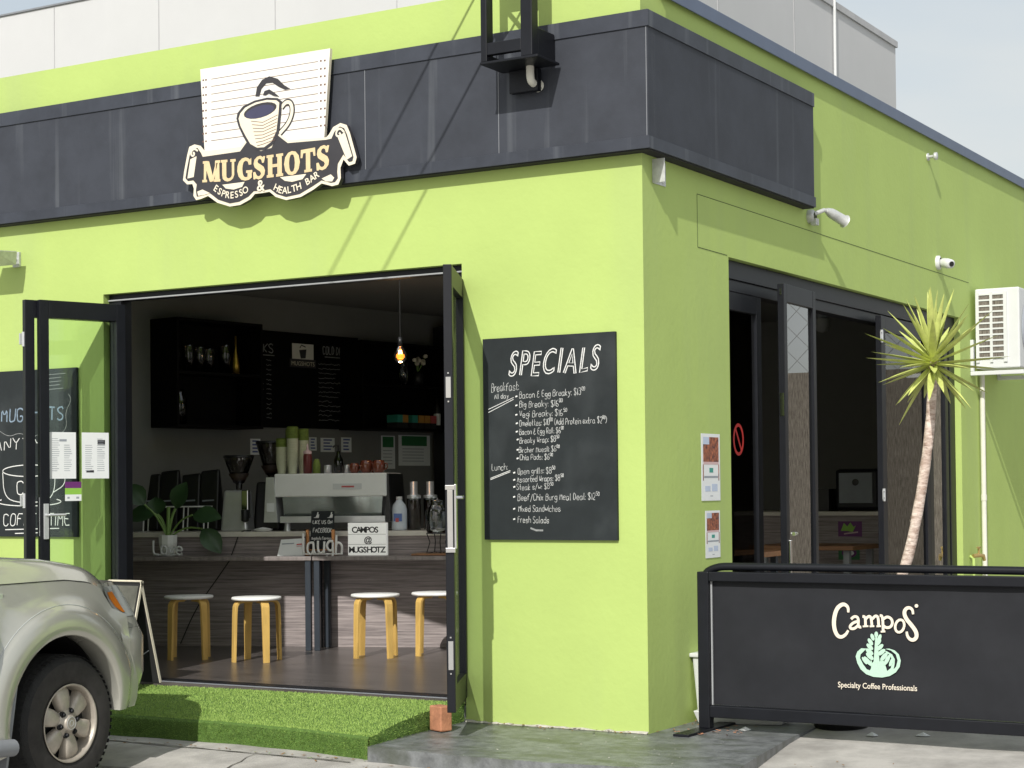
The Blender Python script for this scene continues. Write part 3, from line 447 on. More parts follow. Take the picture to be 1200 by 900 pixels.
for z0, z1, m in ((2.875, 2.90, 'ceiling_paint'), (2.90, 3.0, 'slab_concrete')):
    w.box((-9, 0.2, z0), (ADDED_GAP[0], 12, z1), m); w.box((ADDED_GAP[1], 0.2, z0), (-0.2, 12, z1), m); w.box((ADDED_GAP[0], ADDED_GAP[3], z0), (ADDED_GAP[1], 12, z1), m); w.box((ADDED_GAP[0], 0.2, z0), (ADDED_GAP[1], ADDED_GAP[2], z1), m)
w.build('roof', bld)
w = MB(); w.box((-9, 8.6, -0.05), (-0.2, 8.7, 2.875), 'interior_paint'); w.M = WALL; w.box((-3.45, 0, 0), (4.95, 0.1, 2.873), 'interior_paint'); w.build('interior_wall', bld)
w = MB(); w.box((-9, 0.02, -0.06), (-0.02, 8.6, 0.0), 'floor_tile'); tag(w.build('floor'), kind='structure')

# ------------------------------------------------------------------ door frames and folding leaves
w = MB()
w.box((-3.866, 0.05, 2.43), (-1.145, 0.15, 2.468), 'black_aluminium'); w.box((-3.866, 0.038, 2.426), (-1.145, 0.0495, 2.436), 'seal_grey')
w.box((-3.866, 0.05, 0.0), (-3.765, 0.15, 2.43), 'black_aluminium'); w.box((-1.19, 0.05, 0.0), (-1.145, 0.15, 2.43), 'black_aluminium')
w.box((-3.765, 0.045, 0.0), (-1.19, 0.155, 0.010), 'black_aluminium'); w.box((-3.765, 0.022, 0.0), (-1.19, 0.0445, 0.006), 'mudflap')
w.build('front_door_frame', bld, bevel=0.003)
w = MB()
w.box((-0.155, 1.131, 2.43), (-0.045, 5.784, 2.541), 'black_aluminium'); w.box((-0.15, 1.131, 2.36), (-0.06, 5.784, 2.43), 'black_aluminium')
w.box((-0.155, 1.131, -0.05), (-0.05, 1.165, 2.43), 'black_aluminium'); w.box((-0.155, 5.64, -0.05), (-0.05, 5.784, 2.43), 'black_aluminium'); w.box((-0.155, 1.165, -0.05), (-0.05, 5.64, -0.02), 'seal_grey')
w.build('side_door_frame', bld, bevel=0.003)
def leaf(name, label, o, d, Lg, z0, z1, sw=0.085, rail=(0.11, 0.14), th=0.042, gm='door_glass', group=None):
    t = thing(name, label, 'folding door', (o[0], o[1], z0), group)
    M = frame_on((o[0], o[1], 0), d)
    f = MB(M); h = th/2
    f.box((0, -h, z0), (sw, h, z1), 'black_aluminium'); f.box((Lg-sw, -h, z0), (Lg, h, z1), 'black_aluminium')
    f.box((sw, -h+.001, z1-rail[0]), (Lg-sw, h-.001, z1), 'black_aluminium'); f.box((sw, -h+.001, z0), (Lg-sw, h-.001, z0+rail[1]), 'black_aluminium')
    f.build('frame', t, bevel=0.003)
    p = MB(M); p.box((sw-.004, -0.003, z0+rail[1]-.004), (Lg-sw+.004, 0.003, z1-rail[0]+.004), gm); p.build('glass_pane', t)
    return t, M
def hinge(t, M, x, z, y, nm='hinge'):
    b = MB(M); b.tube([(x, y, z-0.045), (x, y, z+0.045)], 0.011, 'steel', n=10); b.box((x-0.028, y-0.004, z-0.035), (x+0.028, y+0.004, z+0.035), 'steel')
    for s in (-1, 1): b.box((x-.02, y-.007, z+s*.022-.004), (x-.012, y+.007, z+s*.022+.004), 'black_matt')
    b.build(nm, t, bevel=0.002)
def handle(t, M, x, z, side, lever=True):
    b = MB(M); y0 = 0.021*side; y1 = 0.034*side
    b.box((x-0.016, min(y0, y1), z-0.11), (x+0.016, max(y0, y1), z+0.11), 'steel')
    b.tube([(x, y1, z+.04), (x, y1+side*.035, z+.04), (x-0.11, y1+side*.038, z+.04)], 0.008, 'steel')
    b.build('handle', t, bevel=0.002)
a20 = R(20); dl = (-math.sin(a20), -math.cos(a20))
perp = Vector((-math.cos(a20), math.sin(a20)))
lb, LBM = leaf('folding_door', 'open glass door leaf with two menus, folded out left of the front opening', (-3.72, 0.03), dl, 0.585, 0.02, 2.395, sw=0.062)
la, LAM = leaf('folding_door', 'outer black door leaf folded flat behind the leaf with menus', (-3.72+perp.x*.044, 0.03+perp.y*.044), dl, 0.66, 0.02, 2.395, sw=0.062)
for z in (0.35, 1.15, 2.15): hinge(la, LAM, 0.662, z, 0.0)
E_ = MB(LBM); E_.box((0.5855, -0.012, 0.93), (0.591, 0.012, 1.17), 'chrome'); E_.build('lock_plate', lb)
handle(lb, LBM, 0.552, 1.02, 1)
a26 = R(27); dr = (math.sin(a26), -math.cos(a26))
rb, RBM = leaf('folding_door', 'open glass door leaf seen edge on beside the specials board', (-1.175, 0.03), dr, 0.74, 0.02, 2.38, sw=0.072, th=0.046)
E_ = MB(RBM)
for z, hh in ((1.73, .055), (0.32, .075)):
    E_.box((0.740, -0.013, z-hh), (0.745, 0.013, z+hh), 'chrome')
    for s in (-1, 1): E_.box((0.745, -0.004, z+s*(hh+.02)-.004), (0.747, 0.004, z+s*(hh+.02)+.004), 'chrome')
E_.build('lock_plate', rb)
E_ = MB(RBM); E_.box((0.695, 0.023, 0.88), (0.738, 0.036, 1.22), 'chrome'); E_.tube([(0.715, 0.036, 1.15), (0.715, 0.060, 1.15), (0.66, 0.065, 1.15)], 0.010, 'chrome'); E_.build('handle', rb, bevel=0.003)
E_ = MB(RBM); E_.box((0.741, -0.022, 1.19), (0.752, 0.030, 1.215), 'chrome'); E_.box((0.741, -0.022, 0.86), (0.752, 0.030, 0.885), 'chrome'); E_.box((0.741, -0.012, 0.885), (0.749, 0.018, 1.19), 'chrome'); E_.build('lock_box', rb, bevel=0.002)
sa, SAM = leaf('folding_door', 'side glass door leaf with the round red prohibition sticker, beside the posters', (-0.085, 1.17), (0, 1), 0.60, -0.02, 2.36, sw=0.075, gm='side_glass')
sb, SBM = leaf('folding_door', 'side glass door leaf swung slightly outward, reflecting the brushwood fence', (0.105, 1.675), (-0.04, 1), 0.60, -0.02, 2.43, sw=0.055, gm='side_glass')
E_ = MB(SBM); E_.box((-0.004, -0.014, 1.62), (0.0, 0.014, 1.76), 'chrome'); E_.box((-0.004, -0.006, 2.36), (0, 0.006, 2.40), 'chrome'); E_.build('lock_plate', sb)
E_ = MB(SBM); E_.box((0.02, -0.035, 0.60), (0.055, -0.021, 0.86), 'chrome'); E_.tube([(0.04, -0.035, 0.90), (0.04, -0.07, 0.90), (-0.02, -0.07, 0.90)], 0.012, 'chrome'); E_.build('handle', sb, bevel=0.003)
sc1, SCM = leaf('folding_door', 'side glass door leaf behind the yucca trunk', (0.02, 3.72), (-0.03, 1), 1.22, -0.02, 2.40, sw=0.10, gm='dark_side_glass')
for z in (2.25, 1.12): hinge(sc1, SCM, 0.0, z, -0.025)
sd, SDM = leaf('folding_door', 'narrow side glass door leaf right of the yucca, next to the reveal', (-0.03, 4.98), (-0.06, 1), 0.60, -0.02, 2.40, sw=0.10, gm='side_glass')
for i, k in enumerate((0, 1)):
    pass
# ------------------------------------------------------------------ painted sign
S = SIGN
sg = MB(); sg.poly(S['outer'], 0.112, 0.030, 'cream', 'logo_dark')
sgn = sg.build('shop_sign')
tag(sgn, 'cut-out cream and black shop sign with a steaming coffee mug, mounted on the dark fascia', 'sign')
b_ = MB(); b_.poly(S['board'], 0.118, 0.023, 'board_white', 'cream')
for ln in S['lines']: b_.ribbon(ln, 0.0035, 0.1415, 'logo_brown')
for p in S['dots']: b_.rect(p[0]-.006, p[1]-.005, p[0]+.006, p[1]+.005, 0.1415, 0.0005, 'logo_brown')
b_.build('height_chart_board', sgn)
b_ = MB(); b_.poly(S['inner'], 0.1425, 0.002, 'logo_dark'); b_.build('banner', sgn)
for k in ('rollL', 'rollR', 'foldL', 'foldR', 'smileL', 'smileR', 'curlL', 'curlR'):
    b_ = MB(); b_.ribbon(smooth_path(S[k]), 0.012, 0.1462, 'cream') if k[0] == 'c' else b_.poly(S[k], 0.1447, 0.001, 'cream')
    b_.build({'r': 'scroll_roll', 'f': 'scroll_fold', 's': 'crescent', 'c': 'scroll_curl'}[k[0]], sgn)
b_ = MB(); b_.poly(S['mugO'], 0.1446, 0.0012, 'logo_dark'); b_.poly(S['mugI'], 0.146, 0.0008, 'cream')
b_.poly(S['coffeeO'], 0.1469, 0.0004, 'logo_dark'); b_.poly(S['coffee'], 0.1474, 0.0004, 'logo_navy')
b_.ribbon(smooth_path(S['handle']), 0.040, 0.1425, 'logo_dark'); b_.ribbon(smooth_path(S['handle']), 0.022, 0.1445, 'cream')
for st in S['stripes']: b_.ribbon(st, 0.004, 0.147, 'logo_brown')
b_.build('mug_emblem', sgn)
b_ = MB(); b_.poly(S['steam1'], 0.1425, 0.0012, 'logo_dark'); b_.poly(S['steam2'], 0.1440, 0.0012, 'logo_dark'); b_.build('steam_emblem', sgn)
# serif capitals cut from stems, bows and serifs, in a unit box
def sf(x0, x1, z, h=.07): return [(x0, z), (x1, z), (x1, z+h), (x0, z+h)]
SER = {
 'M': [[(.10,0),(.17,0),(.24,1),(.12,1)], [(.12,1),(.36,1),(.60,.12),(.52,0),(.44,0)], [(.52,0),(.80,1),(.86,1),(.60,.0)], [(.72,0),(.94,0),(.92,1),(.74,1)], sf(.0,.26,0), sf(.04,.30,.93), sf(.66,1.0,0), sf(.74,1.0,.93)],
 'U': [[(.10,.25),(.32,.25),(.32,1),(.10,1)], [(.74,.25),(.84,.25),(.84,1),(.74,1)], sf(.0,.42,.93), sf(.62,.96,.93), [(.10,.26),(.13,.12),(.24,.03),(.42,-.02),(.62,.02),(.77,.12),(.84,.26),(.74,.26),(.68,.14),(.54,.08),(.42,.09),(.34,.15),(.32,.26)]],
 'G': [[(.92,.70),(.80,.70),(.74,.86),(.58,.93),(.42,.86),(.34,.68),(.32,.5),(.34,.30),(.42,.13),(.58,.07),(.72,.12),(.72,.36),(.94,.36),(.94,.08),(.78,.0),(.54,-.03),(.30,.02),(.12,.18),(.04,.42),(.06,.66),(.16,.86),(.34,.99),(.56,1.03),(.74,.98),(.82,.92),(.92,1.0)], sf(.60,1.0,.33)],
 'S': [[(.82,.72),(.92,1.0),(.84,1.0),(.78,.95),(.58,1.03),(.34,1.0),(.14,.88),(.08,.70),(.16,.54),(.38,.42),(.58,.33),(.66,.22),(.58,.10),(.42,.06),(.26,.12),(.14,.30),(.04,.30),(.06,-.02),(.14,-.02),(.20,.03),(.44,-.03),(.68,.02),(.86,.16),(.90,.34),(.80,.50),(.58,.61),(.38,.70),(.32,.80),(.40,.91),(.54,.94),(.68,.88),(.74,.72)]],
 'H': [[(.10,0),(.32,0),(.32,1),(.10,1)], [(.68,0),(.90,0),(.90,1),(.68,1)], sf(.32,.68,.46,.09), sf(.0,.42,0), sf(.0,.42,.93), sf(.58,1.0,0), sf(.58,1.0,.93)],
 'O': [[(.5,1.03),(.28,.98),(.10,.80),(.03,.5),(.10,.2),(.28,.02),(.5,-.03),(.5,.07),(.38,.12),(.31,.28),(.29,.5),(.31,.72),(.38,.88),(.5,.93)], [(.5,1.03),(.5,.93),(.62,.88),(.69,.72),(.71,.5),(.69,.28),(.62,.12),(.5,.07),(.5,-.03),(.72,.02),(.90,.2),(.97,.5),(.90,.8),(.72,.98)]],
 'T': [[(.38,0),(.62,0),(.62,1),(.38,1)], sf(.24,.76,0), [(.02,1),(.98,1),(.98,.66),(.92,.66),(.84,.88),(.16,.88),(.08,.66),(.02,.66)]]}
b_ = MB(); (ax, az), (bx, bz), (cx, cz), (dx, dz) = S['word']
wd = [1.22, 1.02, 1.0, 0.84, 1.06, 1.02, .92, .86]; tot = sum(wd)+0.06*7; pos = 0; kk = 0
for ch, wv in zip('MUGSHOTS', wd):
    for pl in SER[ch]:
        pts = []
        for x, z in pl:
            u = (pos+x*wv)/tot; h0 = az+(bz-az)*u; h1 = cz+(dz-cz)*u; dip = -0.016*math.sin(math.pi*u)
            pts.append((ax+(bx-ax)*u, h0+dip+(h1-h0)*z))
        kk += 1; b_.poly(pts, 0.1447, 0.0008+(kk % 9)*0.00007, 'logo_gold'); b_.ribbon(pts, 0.007, 0.1456, 'logo_gold', closed=True)
    pos += wv+0.06
arc_text(b_, 'ESPRESSO', smooth_path(S['arcL']), 0.042, 'cream', 0.1475, 0.015); arc_text(b_, 'HEALTH BAR', smooth_path(S['arcR']), 0.042, 'cream', 0.1475, 0.015)
b_.text('&', S['amp'][0][0], S['amp'][0][1]-.01, 'cream', 0.1475, h=0.068, bold=0.02)
b_.build('lettering', sgn)
# ------------------------------------------------------------------ chalk boards on the wall
sb_ = MB(); sb_.rect(-0.998, 0.909, -0.163, 2.032, 0.001, 0.018, 'chalkboard'); spb = tag(sb_.build('specials_chalkboard', bevel=0.003), 'black specials chalkboard listing breakfast and lunch prices on the sunlit green wall', 'chalkboard')
b_ = MB(); k = 0
LPS = outline('SPECIALS'); WS = max(p[0] for l_ in LPS for p in l_)
for lp in LPS:
    pts = [(-0.835+(x/WS)*0.565+(z*0.032), 1.815+z*0.195+0.010*(x/WS)+0.006*math.sin(x*3.1)) for x, z in lp]
    b_.ribbon(pts, 0.0062, 0.0198, 'chalk', closed=True)
for t, x0, z0, x1, z1, cap in SPECIALS:
    if t == '*':
        b_.ribbon([(x0, z0+.006), (x1, z0+.010)], 0.008, 0.0198, 'chalk'); continue
    b_.chalk(t, x0, z0, 'chalk_soft', 0.0198, max(cap, 0.024), w=x1-x0, slope=(z1-z0)/(x1-x0), lw=0.0029)
for u in UNDERLINES: b_.ribbon(u, 0.0035, 0.0198, 'chalk')
b_.ribbon([(-0.70, 0.975), (-0.665, 0.962), (-0.62, 0.962)], 0.010, 0.0198, 'chalk_faint')
b_.build('chalk_writing', spb)
sb_ = MB(); sb_.rect(-4.93, 0.909, -4.088, 2.01, 0.001, 0.018, 'chalkboard'); lbd = tag(sb_.build('menu_chalkboard', bevel=0.003), 'chalkboard with a drawn coffee cup on the green wall behind the folded door leaf', 'chalkboard')
b_ = MB()
b_.chalk('MUGSHOTS', -4.77, 1.675, 'chalk_blue', 0.0198, 0.085, w=0.56, lw=0.010); b_.chalk('ANYTIME', -4.83, 1.485, 'chalk', 0.0198, 0.075, w=0.50, lw=0.006)
b_.chalk('COFFEE TIME', -4.755, 0.985, 'chalk', 0.0198, 0.078, w=0.60, lw=0.006)
b_.ribbon(arcpts(-4.52, 1.345, .24, .038, 0, 360, 28), 0.006, 0.0198, 'chalk'); b_.ribbon(smooth_path([(-4.76, 1.335), (-4.75, 1.19), (-4.66, 1.135), (-4.38, 1.135), (-4.29, 1.19), (-4.28, 1.335)]), 0.006, 0.0198, 'chalk')
b_.ribbon(arcpts(-4.52, 1.14, .29, .028, 150, 390, 24), 0.006, 0.0198, 'chalk'); b_.ribbon(smooth_path([(-4.29, 1.31), (-4.20, 1.33), (-4.19, 1.25), (-4.30, 1.20)]), 0.006, 0.0198, 'chalk')
b_.chalk('C', -4.63, 1.19, 'chalk', 0.0198, 0.085, w=0.06, lw=0.007)
b_.ribbon(smooth_path([(-4.8, 1.62), (-4.7, 1.57), (-4.6, 1.60), (-4.5, 1.56), (-4.4, 1.59), (-4.25, 1.57), (-4.17, 1.62), (-4.19, 1.72), (-4.13, 1.80), (-4.16, 1.84)]), 0.004, 0.0198, 'chalk_faint')
for i in range(5): b_.ribbon([(-4.40+random.uniform(0, .05), 1.97-i*.024), (-4.20+random.uniform(-.05, .03), 1.975-i*.024)], 0.004, 0.0198, 'chalk_faint')
b_.ribbon([(-4.74, .955), (-4.25, .965)], .006, .0198, 'chalk'); b_.ribbon([(-4.65, .93), (-4.40, .937)], .006, .0198, 'chalk')
b_.build('chalk_writing', lbd)
# papers on the glass and wall
def papers(name, label, M, x0, z0, x1, z1, off, draw, group=None, cat='paper'):
    p = MB(M); p.rect(x0, z0, x1, z1, off, 0.0012, 'paper'); draw(p, x0, z0, x1-x0, z1-z0, off+0.0014); return tag(p.build(name), label, cat, group)
def menu_draw(side):
    def f(p, x, z, w_, h_, o):
        for c in (0.12, 0.56):
            for i in range(16):
                if c == (0.12 if side else .56) and i < 3: continue
                p.ribbon([(x+w_*c, z+h_*(.86-i*.046)), (x+w_*(c+random.uniform(.18, .30)), z+h_*(.86-i*.046))], h_*.010, o, 'ink_grey')
        p.rect(x+w_*.58, z+h_*.74, x+w_*.86, z+h_*.84, o, .0004, 'logo_dark') if side else p.rect(x+w_*.40, z+h_*.80, x+w_*.66, z+h_*.85, o, .0004, 'ink_grey')
        if side: p.rect(x+w_*.16, z+h_*.13, x+w_*.44, z+h_*.18, o, .0004, 'logo_dark')
    return f
LBX = LBM @ Matrix.Rotation(math.pi, 4, 'Z') if False else LBM
# the pane seen from the street shows the leaf's local +y side: papers are stuck on the outer face
LBP = frame_on((-3.72, 0.03, 0), (-dl[0], -dl[1]))          # same plane, right-hand direction towards the hinge
papers('menu_sheet', 'white printed menu with a dark heading box, right one on the door glass', LBP, -0.300, 1.285, -0.115, 1.575, 0.004, menu_draw(True), 'menus stuck on the glass door')
papers('menu_sheet', 'white printed menu next to the door stile, left one on the door glass', LBP, -0.525, 1.285, -0.340, 1.575, 0.004, menu_draw(False), 'menus stuck on the glass door')
p = MB(LBP); p.rect(-.415, 1.225, -.305, 1.265, .004, .0012, 'label_purple'); p.rect(-.415, 1.185, -.305, 1.225, .004, .0012, 'label_lime'); p.rect(-.415, 1.145, -.305, 1.185, .004, .0012, 'paper'); p.ribbon([(-.40, 1.165), (-.385, 1.165)], .012, .0054, 'ink_grey'); p.ribbon([(-.34, 1.165), (-.32, 1.165)], .012, .0054, 'ink_grey')
tag(p.build('door_sticker'), 'small purple, lime and white sticker under the menus on the door glass', 'sticker')
def poster_draw(p, x, z, w_, h_, o):
    p.rect(x+w_*.10, z+h_*.58, x+w_*.92, z+h_*.95, o, .0004, 'photo_fire'); p.rect(x+w_*.10, z+h_*.84, x+w_*.42, z+h_*.95, o+.0005, .0004, 'photo_sky')
    p.rect(x+w_*.10, z+h_*.54, x+w_*.92, z+h_*.58, o, .0004, 'photo_pink'); p.rect(x+w_*.08, z+h_*.30, x+w_*.12, z+h_*.54, o, .0004, 'photo_fire'); p.rect(x+w_*.90, z+h_*.30, x+w_*.94, z+h_*.54, o, .0004, 'photo_fire')
    p.rect(x+w_*.42, z+h_*.42, x+w_*.62, z+h_*.49, o, .0004, 'label_teal'); p.rect(x+w_*.14, z+h_*.34, x+w_*.88, z+h_*.37, o, .0004, 'ink_grey')
    p.rect(x+w_*.18, z+h_*.14, x+w_*.46, z+h_*.22, o, .0004, 'photo_sky'); p.rect(x+w_*.54, z+h_*.14, x+w_*.84, z+h_*.25, o, .0004, 'photo_sky'); p.ribbon([(x+w_*.45, z+h_*.07), (x+w_*.6, z+h_*.07)], h_*.012, o, 'ink_grey')
papers('poster', 'larger upper white poster with fiery photo on the green side wall', SIDE, 0.705, 1.112, 0.965, 1.495, 0.002, poster_draw, cat='poster')
papers('poster', 'smaller lower white poster with fiery photo on the green side wall', SIDE, 0.750, 0.785, 0.955, 1.055, 0.002, poster_draw, cat='poster')
p = MB(SAM); p.ribbon(arcpts(.262, 1.475, .070, .088, 0, 360, 30), .020, .0045, 'red_sign', closed=False); p.ribbon([(.222, 1.535), (.302, 1.415)], .018, .0046, 'red_sign')
tag(p.build('prohibition_sticker'), 'round red prohibition sticker on the side door glass', 'sticker')
# ------------------------------------------------------------------ small fittings on the walls
t = thing('sign_bracket', 'black steel post bracket rising from the dark fascia above the sign', 'bracket', (-0.64, -0.25, 3.49))
w = MB()
for x0, x1 in ((-0.795, -0.757), (-0.545, -0.475)): w.box((x0, -0.34, 3.50), (x1, -0.27, 4.45), 'black_aluminium')
w.build('post', t, bevel=0.004)
w = MB(); w.box((-0.757, -0.338, 3.535), (-0.545, -0.30, 3.60), 'black_aluminium'); w.box((-0.80, -0.345, 3.486), (-0.44, -0.10, 3.50), 'black_aluminium'); w.box((-0.795, -0.272, 3.50), (-0.757, -0.092, 3.54), 'black_aluminium'); w.box((-0.515, -0.272, 3.50), (-0.475, -0.092, 3.66), 'black_aluminium')
w.build('cross_bar', t, bevel=0.003); w = MB(); w.box((-0.757, -0.335, 4.12), (-0.545, -0.30, 4.18), 'black_aluminium'); w.tube([(-0.76, -.31, 3.86), (-.54, -.31, 4.12)], .012, 'black_aluminium'); w.tube([(-0.76, -.31, 4.12), (-.54, -.31, 3.86)], .012, 'black_aluminium'); w.build('cross_bar', t, bevel=0.003)
w = MB(); w.box((-0.74, -0.135, 3.36), (-0.56, -0.093, 3.485), 'black_aluminium'); w.build('wall_plate', t, bevel=0.004)
w = MB(); w.tube(smooth_path([(-0.585, -0.17, 3.486), (-0.585, -0.17, 3.42), (-0.585, -0.15, 3.40), (-0.585, -0.08, 3.395)]), 0.022, 'pipe_white', n=12); w.lathe([(0.0, -.004), (.030, -.003), (.034, 0)], (-0.585, -0.082, 3.395), 'pipe_white', axis='y'); w.build('conduit', t)
for lab, x0, z0 in (('lower black service cable running out from the bracket over the street', -0.63, 4.0), ('upper black service cable running out from the bracket over the street', -0.81, 4.3)):
    w = MB(); w.tube([(x0-.114*k, -k, z0+.3*k) for k in (0.30, 1, 2, 4, 8, 14)], 0.008, 'black_matt', n=6); tag(w.build('service_cable'), lab, 'cable')
# angle bracket under the fascia corner
w = MB(); w.box((0.001, 0.12, 2.835), (0.006, 0.28, 2.965), 'galvanised'); w.box((0.006, 0.12, 2.835), (0.075, 0.126, 2.965), 'galvanised')
for y in (.17, .24):
    for z in (2.855, 2.90, 2.945): w.lathe([(0.0, .014), (.009, .013), (.011, .006)], (0, y, z), 'steel', n=8, axis='x')
tag(w.build('angle_bracket', bevel=0.002), 'galvanised bolted angle bracket below the fascia corner', 'bracket')
# floodlight on the side wall
t = thing('floodlight', 'silver floodlight below the right end of the fascia', 'floodlight', (0.0, 2.45, 2.93))
w = MB(); w.lathe([(.045, 0), (.045, .03), (.03, .045)], (0, 2.44, 2.945), 'galvanised', axis='x'); w.box((0.02, 2.42, 2.885), (0.06, 2.47, 2.93), 'galvanised'); w.build('base', t, bevel=.004)
w = MB(); w.tube([(0.04, 2.44, 2.96), (0.09, 2.48, 2.985), (0.11, 2.53, 2.98)], .014, 'galvanised'); d = Vector((.07, .15, -.06)).normalized(); p0 = Vector((.10, 2.50, 2.985))
w.tube([p0, p0+d*.04, p0+d*.07, p0+d*.17, p0+d*.175], [.018, .032, .034, .036, .045], 'galvanised', n=16); w.build('lamp_head', t)
t = thing('floodlight', 'floodlight on the green front wall cut off at the left edge', 'floodlight', (-4.6, 0.0, 2.72))
w = MB(); w.box((-4.66, -.02, 2.70), (-4.60, 0, 2.80), 'galvanised'); w.tube([(-4.63, -.02, 2.75), (-4.63, -.10, 2.76)], .014, 'galvanised'); w.build('base', t, bevel=.003)
w = MB(); w.hexa([(-4.76, -.27, 2.745), (-4.52, -.27, 2.745), (-4.54, -.10, 2.70), (-4.74, -.10, 2.70), (-4.77, -.29, 2.775), (-4.51, -.29, 2.775), (-4.53, -.10, 2.79), (-4.75, -.10, 2.79)], 'galvanised'); w.build('lamp_head', t, bevel=.006)
w = MB(); w.tube([(0.0, 4.99, 3.73), (0.05, 4.99, 3.73)], .012, 'galvanised'); w.lathe([(.022, .05), (.030, .055), (.030, .075), (.012, .08), (0, .08)], (0, 4.99, 3.73), 'galvanised', n=16, axis='x'); w.lathe([(0.0, .012), (.03, .01), (.03, 0)], (0, 4.99, 3.73), 'galvanised', n=12, axis='x')
tag(w.build('eye_bolt'), 'small steel eye bolt high on the green side wall', 'bolt')
t = thing('security_camera', 'white security camera on the green side wall above the yucca', 'camera', (0, 5.2, 2.92))
w = MB(); w.lathe([(.055, 0), (.055, .02), (.04, .03)], (0, 5.2, 2.93), 'white_plastic', axis='x'); w.build('base', t)
w = MB(); w.tube([(.02, 5.2, 2.93), (.05, 5.20, 2.925), (.09, 5.17, 2.915), (.13, 5.14, 2.905), (.132, 5.138, 2.904)], [.024, .038, .040, .034, .024], 'white_plastic', n=16); w.build('camera_head', t)
w = MB(); d = Vector((.04, -.03, -.01)).normalized(); p0 = Vector((.131, 5.139, 2.9045)); w.tube([p0, p0+d*.006], .020, 'black_plastic', n=16); w.build('lens', t)
# air conditioner
t = thing('air_conditioner', 'white outdoor air conditioner unit mounted on the green side wall', 'air conditioner', (0.25, 6.5, 2.02))
w = MB(); w.box((0.035, 6.10, 2.14), (0.40, 6.96, 2.80), 'white_plastic'); w.build('casing', t, bevel=0.012)
w = MB(); w.box((0.108, 6.093, 2.79), (0.30, 6.0995, 2.205), 'black_plastic') if False else None
gx = [(0.07, 0.16), (0.182, 0.272)]
for c0, c1 in gx:
    for i in range(11):
        z0 = 2.235+i*0.0475
        w.box((c0, 6.0935, z0), (c1, 6.0985, z0+0.034), 'brushwood')
w.build('vent', t)
w = MB()
w.box((0.045, 6.086, 2.19), (0.07, 6.0985, 2.77), 'white_plastic'); w.box((0.16, 6.086, 2.19), (0.182, 6.0985, 2.77), 'white_plastic'); w.box((0.272, 6.086, 2.19), (0.30, 6.0985, 2.77), 'white_plastic')
for i in range(12): z0 = 2.2215+i*0.0475; w.box((0.07, 6.087, z0), (0.16, 6.0985, z0+.0135), 'white_plastic'); w.box((0.182, 6.087, z0), (0.272, 6.0985, z0+.0135), 'white_plastic')
w.build('grille', t)
w = MB(); w.box((0.001, 6.06, 2.119), (0.028, 6.10, 2.38), 'white_plastic'); w.box((0.001, 6.06, 2.085), (0.44, 6.10, 2.118), 'white_plastic'); w.build('mounting_bracket', t, bevel=.004)
w = MB(); w.box((0.001, 6.86, 2.119), (0.028, 6.90, 2.38), 'white_plastic'); w.box((0.001, 6.86, 2.085), (0.44, 6.90, 2.118), 'white_plastic'); w.build('mounting_bracket', t, bevel=.004)
w = MB(); w.lathe([(.24, .002), (.24, .006), (.05, .012), (0, .012)], (.40, 6.40, 2.47), 'ink_grey', axis='x', n=28); w.build('fan_grille', t)
w = MB(); w.tube([(0.03, 6.30, 2.12), (0.03, 6.30, -0.1)], 0.021, 'pipe_white', n=10); w.tube([(0.03, 6.30, 1.05), (0.03, 6.30, 1.10)], 0.025, 'pipe_white', n=10); tag(w.build('drain_pipe'), 'thin cream pipe running down the wall from the air conditioner', 'pipe')
t = thing('garden_tap', 'brass garden tap low on the side wall beside the pipe', 'tap', (0.03, 5.99, 0.45))
w = MB(); w.tube([(0.0, 5.97, .60), (0.03, 5.97, .58), (0.03, 5.97, -.1)], .013, 'green_paint'); w.build('riser', t)
w = MB(); w.tube([(0.03, 5.96, .60), (0.06, 6.02, .605), (.085, 6.06, .60), (.09, 6.075, .56)], [.016, .018, .016, .013], 'brass', n=10); w.tube([(.06, 6.02, .60), (.06, 6.02, .665)], .010, 'brass'); w.build('spout', t)
w = MB(); w.tube([(.06, 5.985, .668), (.06, 6.055, .668)], .009, 'brass'); w.build('handle', t)
# ------------------------------------------------------------------ barrier
t = thing('cafe_barrier', 'black cafe barrier with a printed fabric banner beside the corner', 'barrier', (1.2, 0.28, -0.12))
X0, X1, YB = 0.175, 2.35, 0.28
w = MB(); w.box((X0, YB-.03, -0.105), (X0+.065, YB+.03, 0.735), 'black_aluminium'); w.build('post', t, bevel=.004)
w = MB(); w.box((X1-.065, YB-.03, -0.105), (X1, YB+.03, 0.735), 'black_aluminium'); w.build('post', t, bevel=.004)
w = MB(); w.box((X0+.066, YB-.03, 0.685), (X1-.066, YB+.03, 0.735), 'black_aluminium'); w.box((X0+.066, YB-.03, -0.045), (X1-.066, YB+.03, 0.018), 'black_aluminium'); w.build('frame_rail', t, bevel=.004)
w = MB(); w.tube(smooth_path([(X0+.02, YB+.005, 0.60), (X0+.02, YB+.005, 0.72), (X0+.10, YB+.005, 0.762), (X0+.22, YB+.005, 0.764), (X1-.2, YB+.005, 0.764), (X1-.03, YB+.005, 0.75), (X1-.02, YB+.005, .62)]), 0.021, 'black_aluminium', n=12); w.build('hand_rail', t)
bn = MB(); nx, nz_ = 40, 14; rows = []
for i in range(nz_+1):
    z = 0.02+(0.684-0.02)*i/nz_; rows.append([(X0+.068+(X1-X0-.136)*j/nx, YB+0.012+0.004*math.sin(j*.55+i*.3)*(.4+.6*abs(math.sin(i*.22)))+0.003*math.sin(i*.9)*math.sin(j*.23), z) for j in range(nx+1)])
bn.grid(rows, 'banner_fabric')
for x in (X0+.072, X1-.072): bn.box((x-.004, YB-.004, 0.02), (x+.004, YB+.006, 0.684), 'seal_grey')
bnr = bn.build('banner', t)
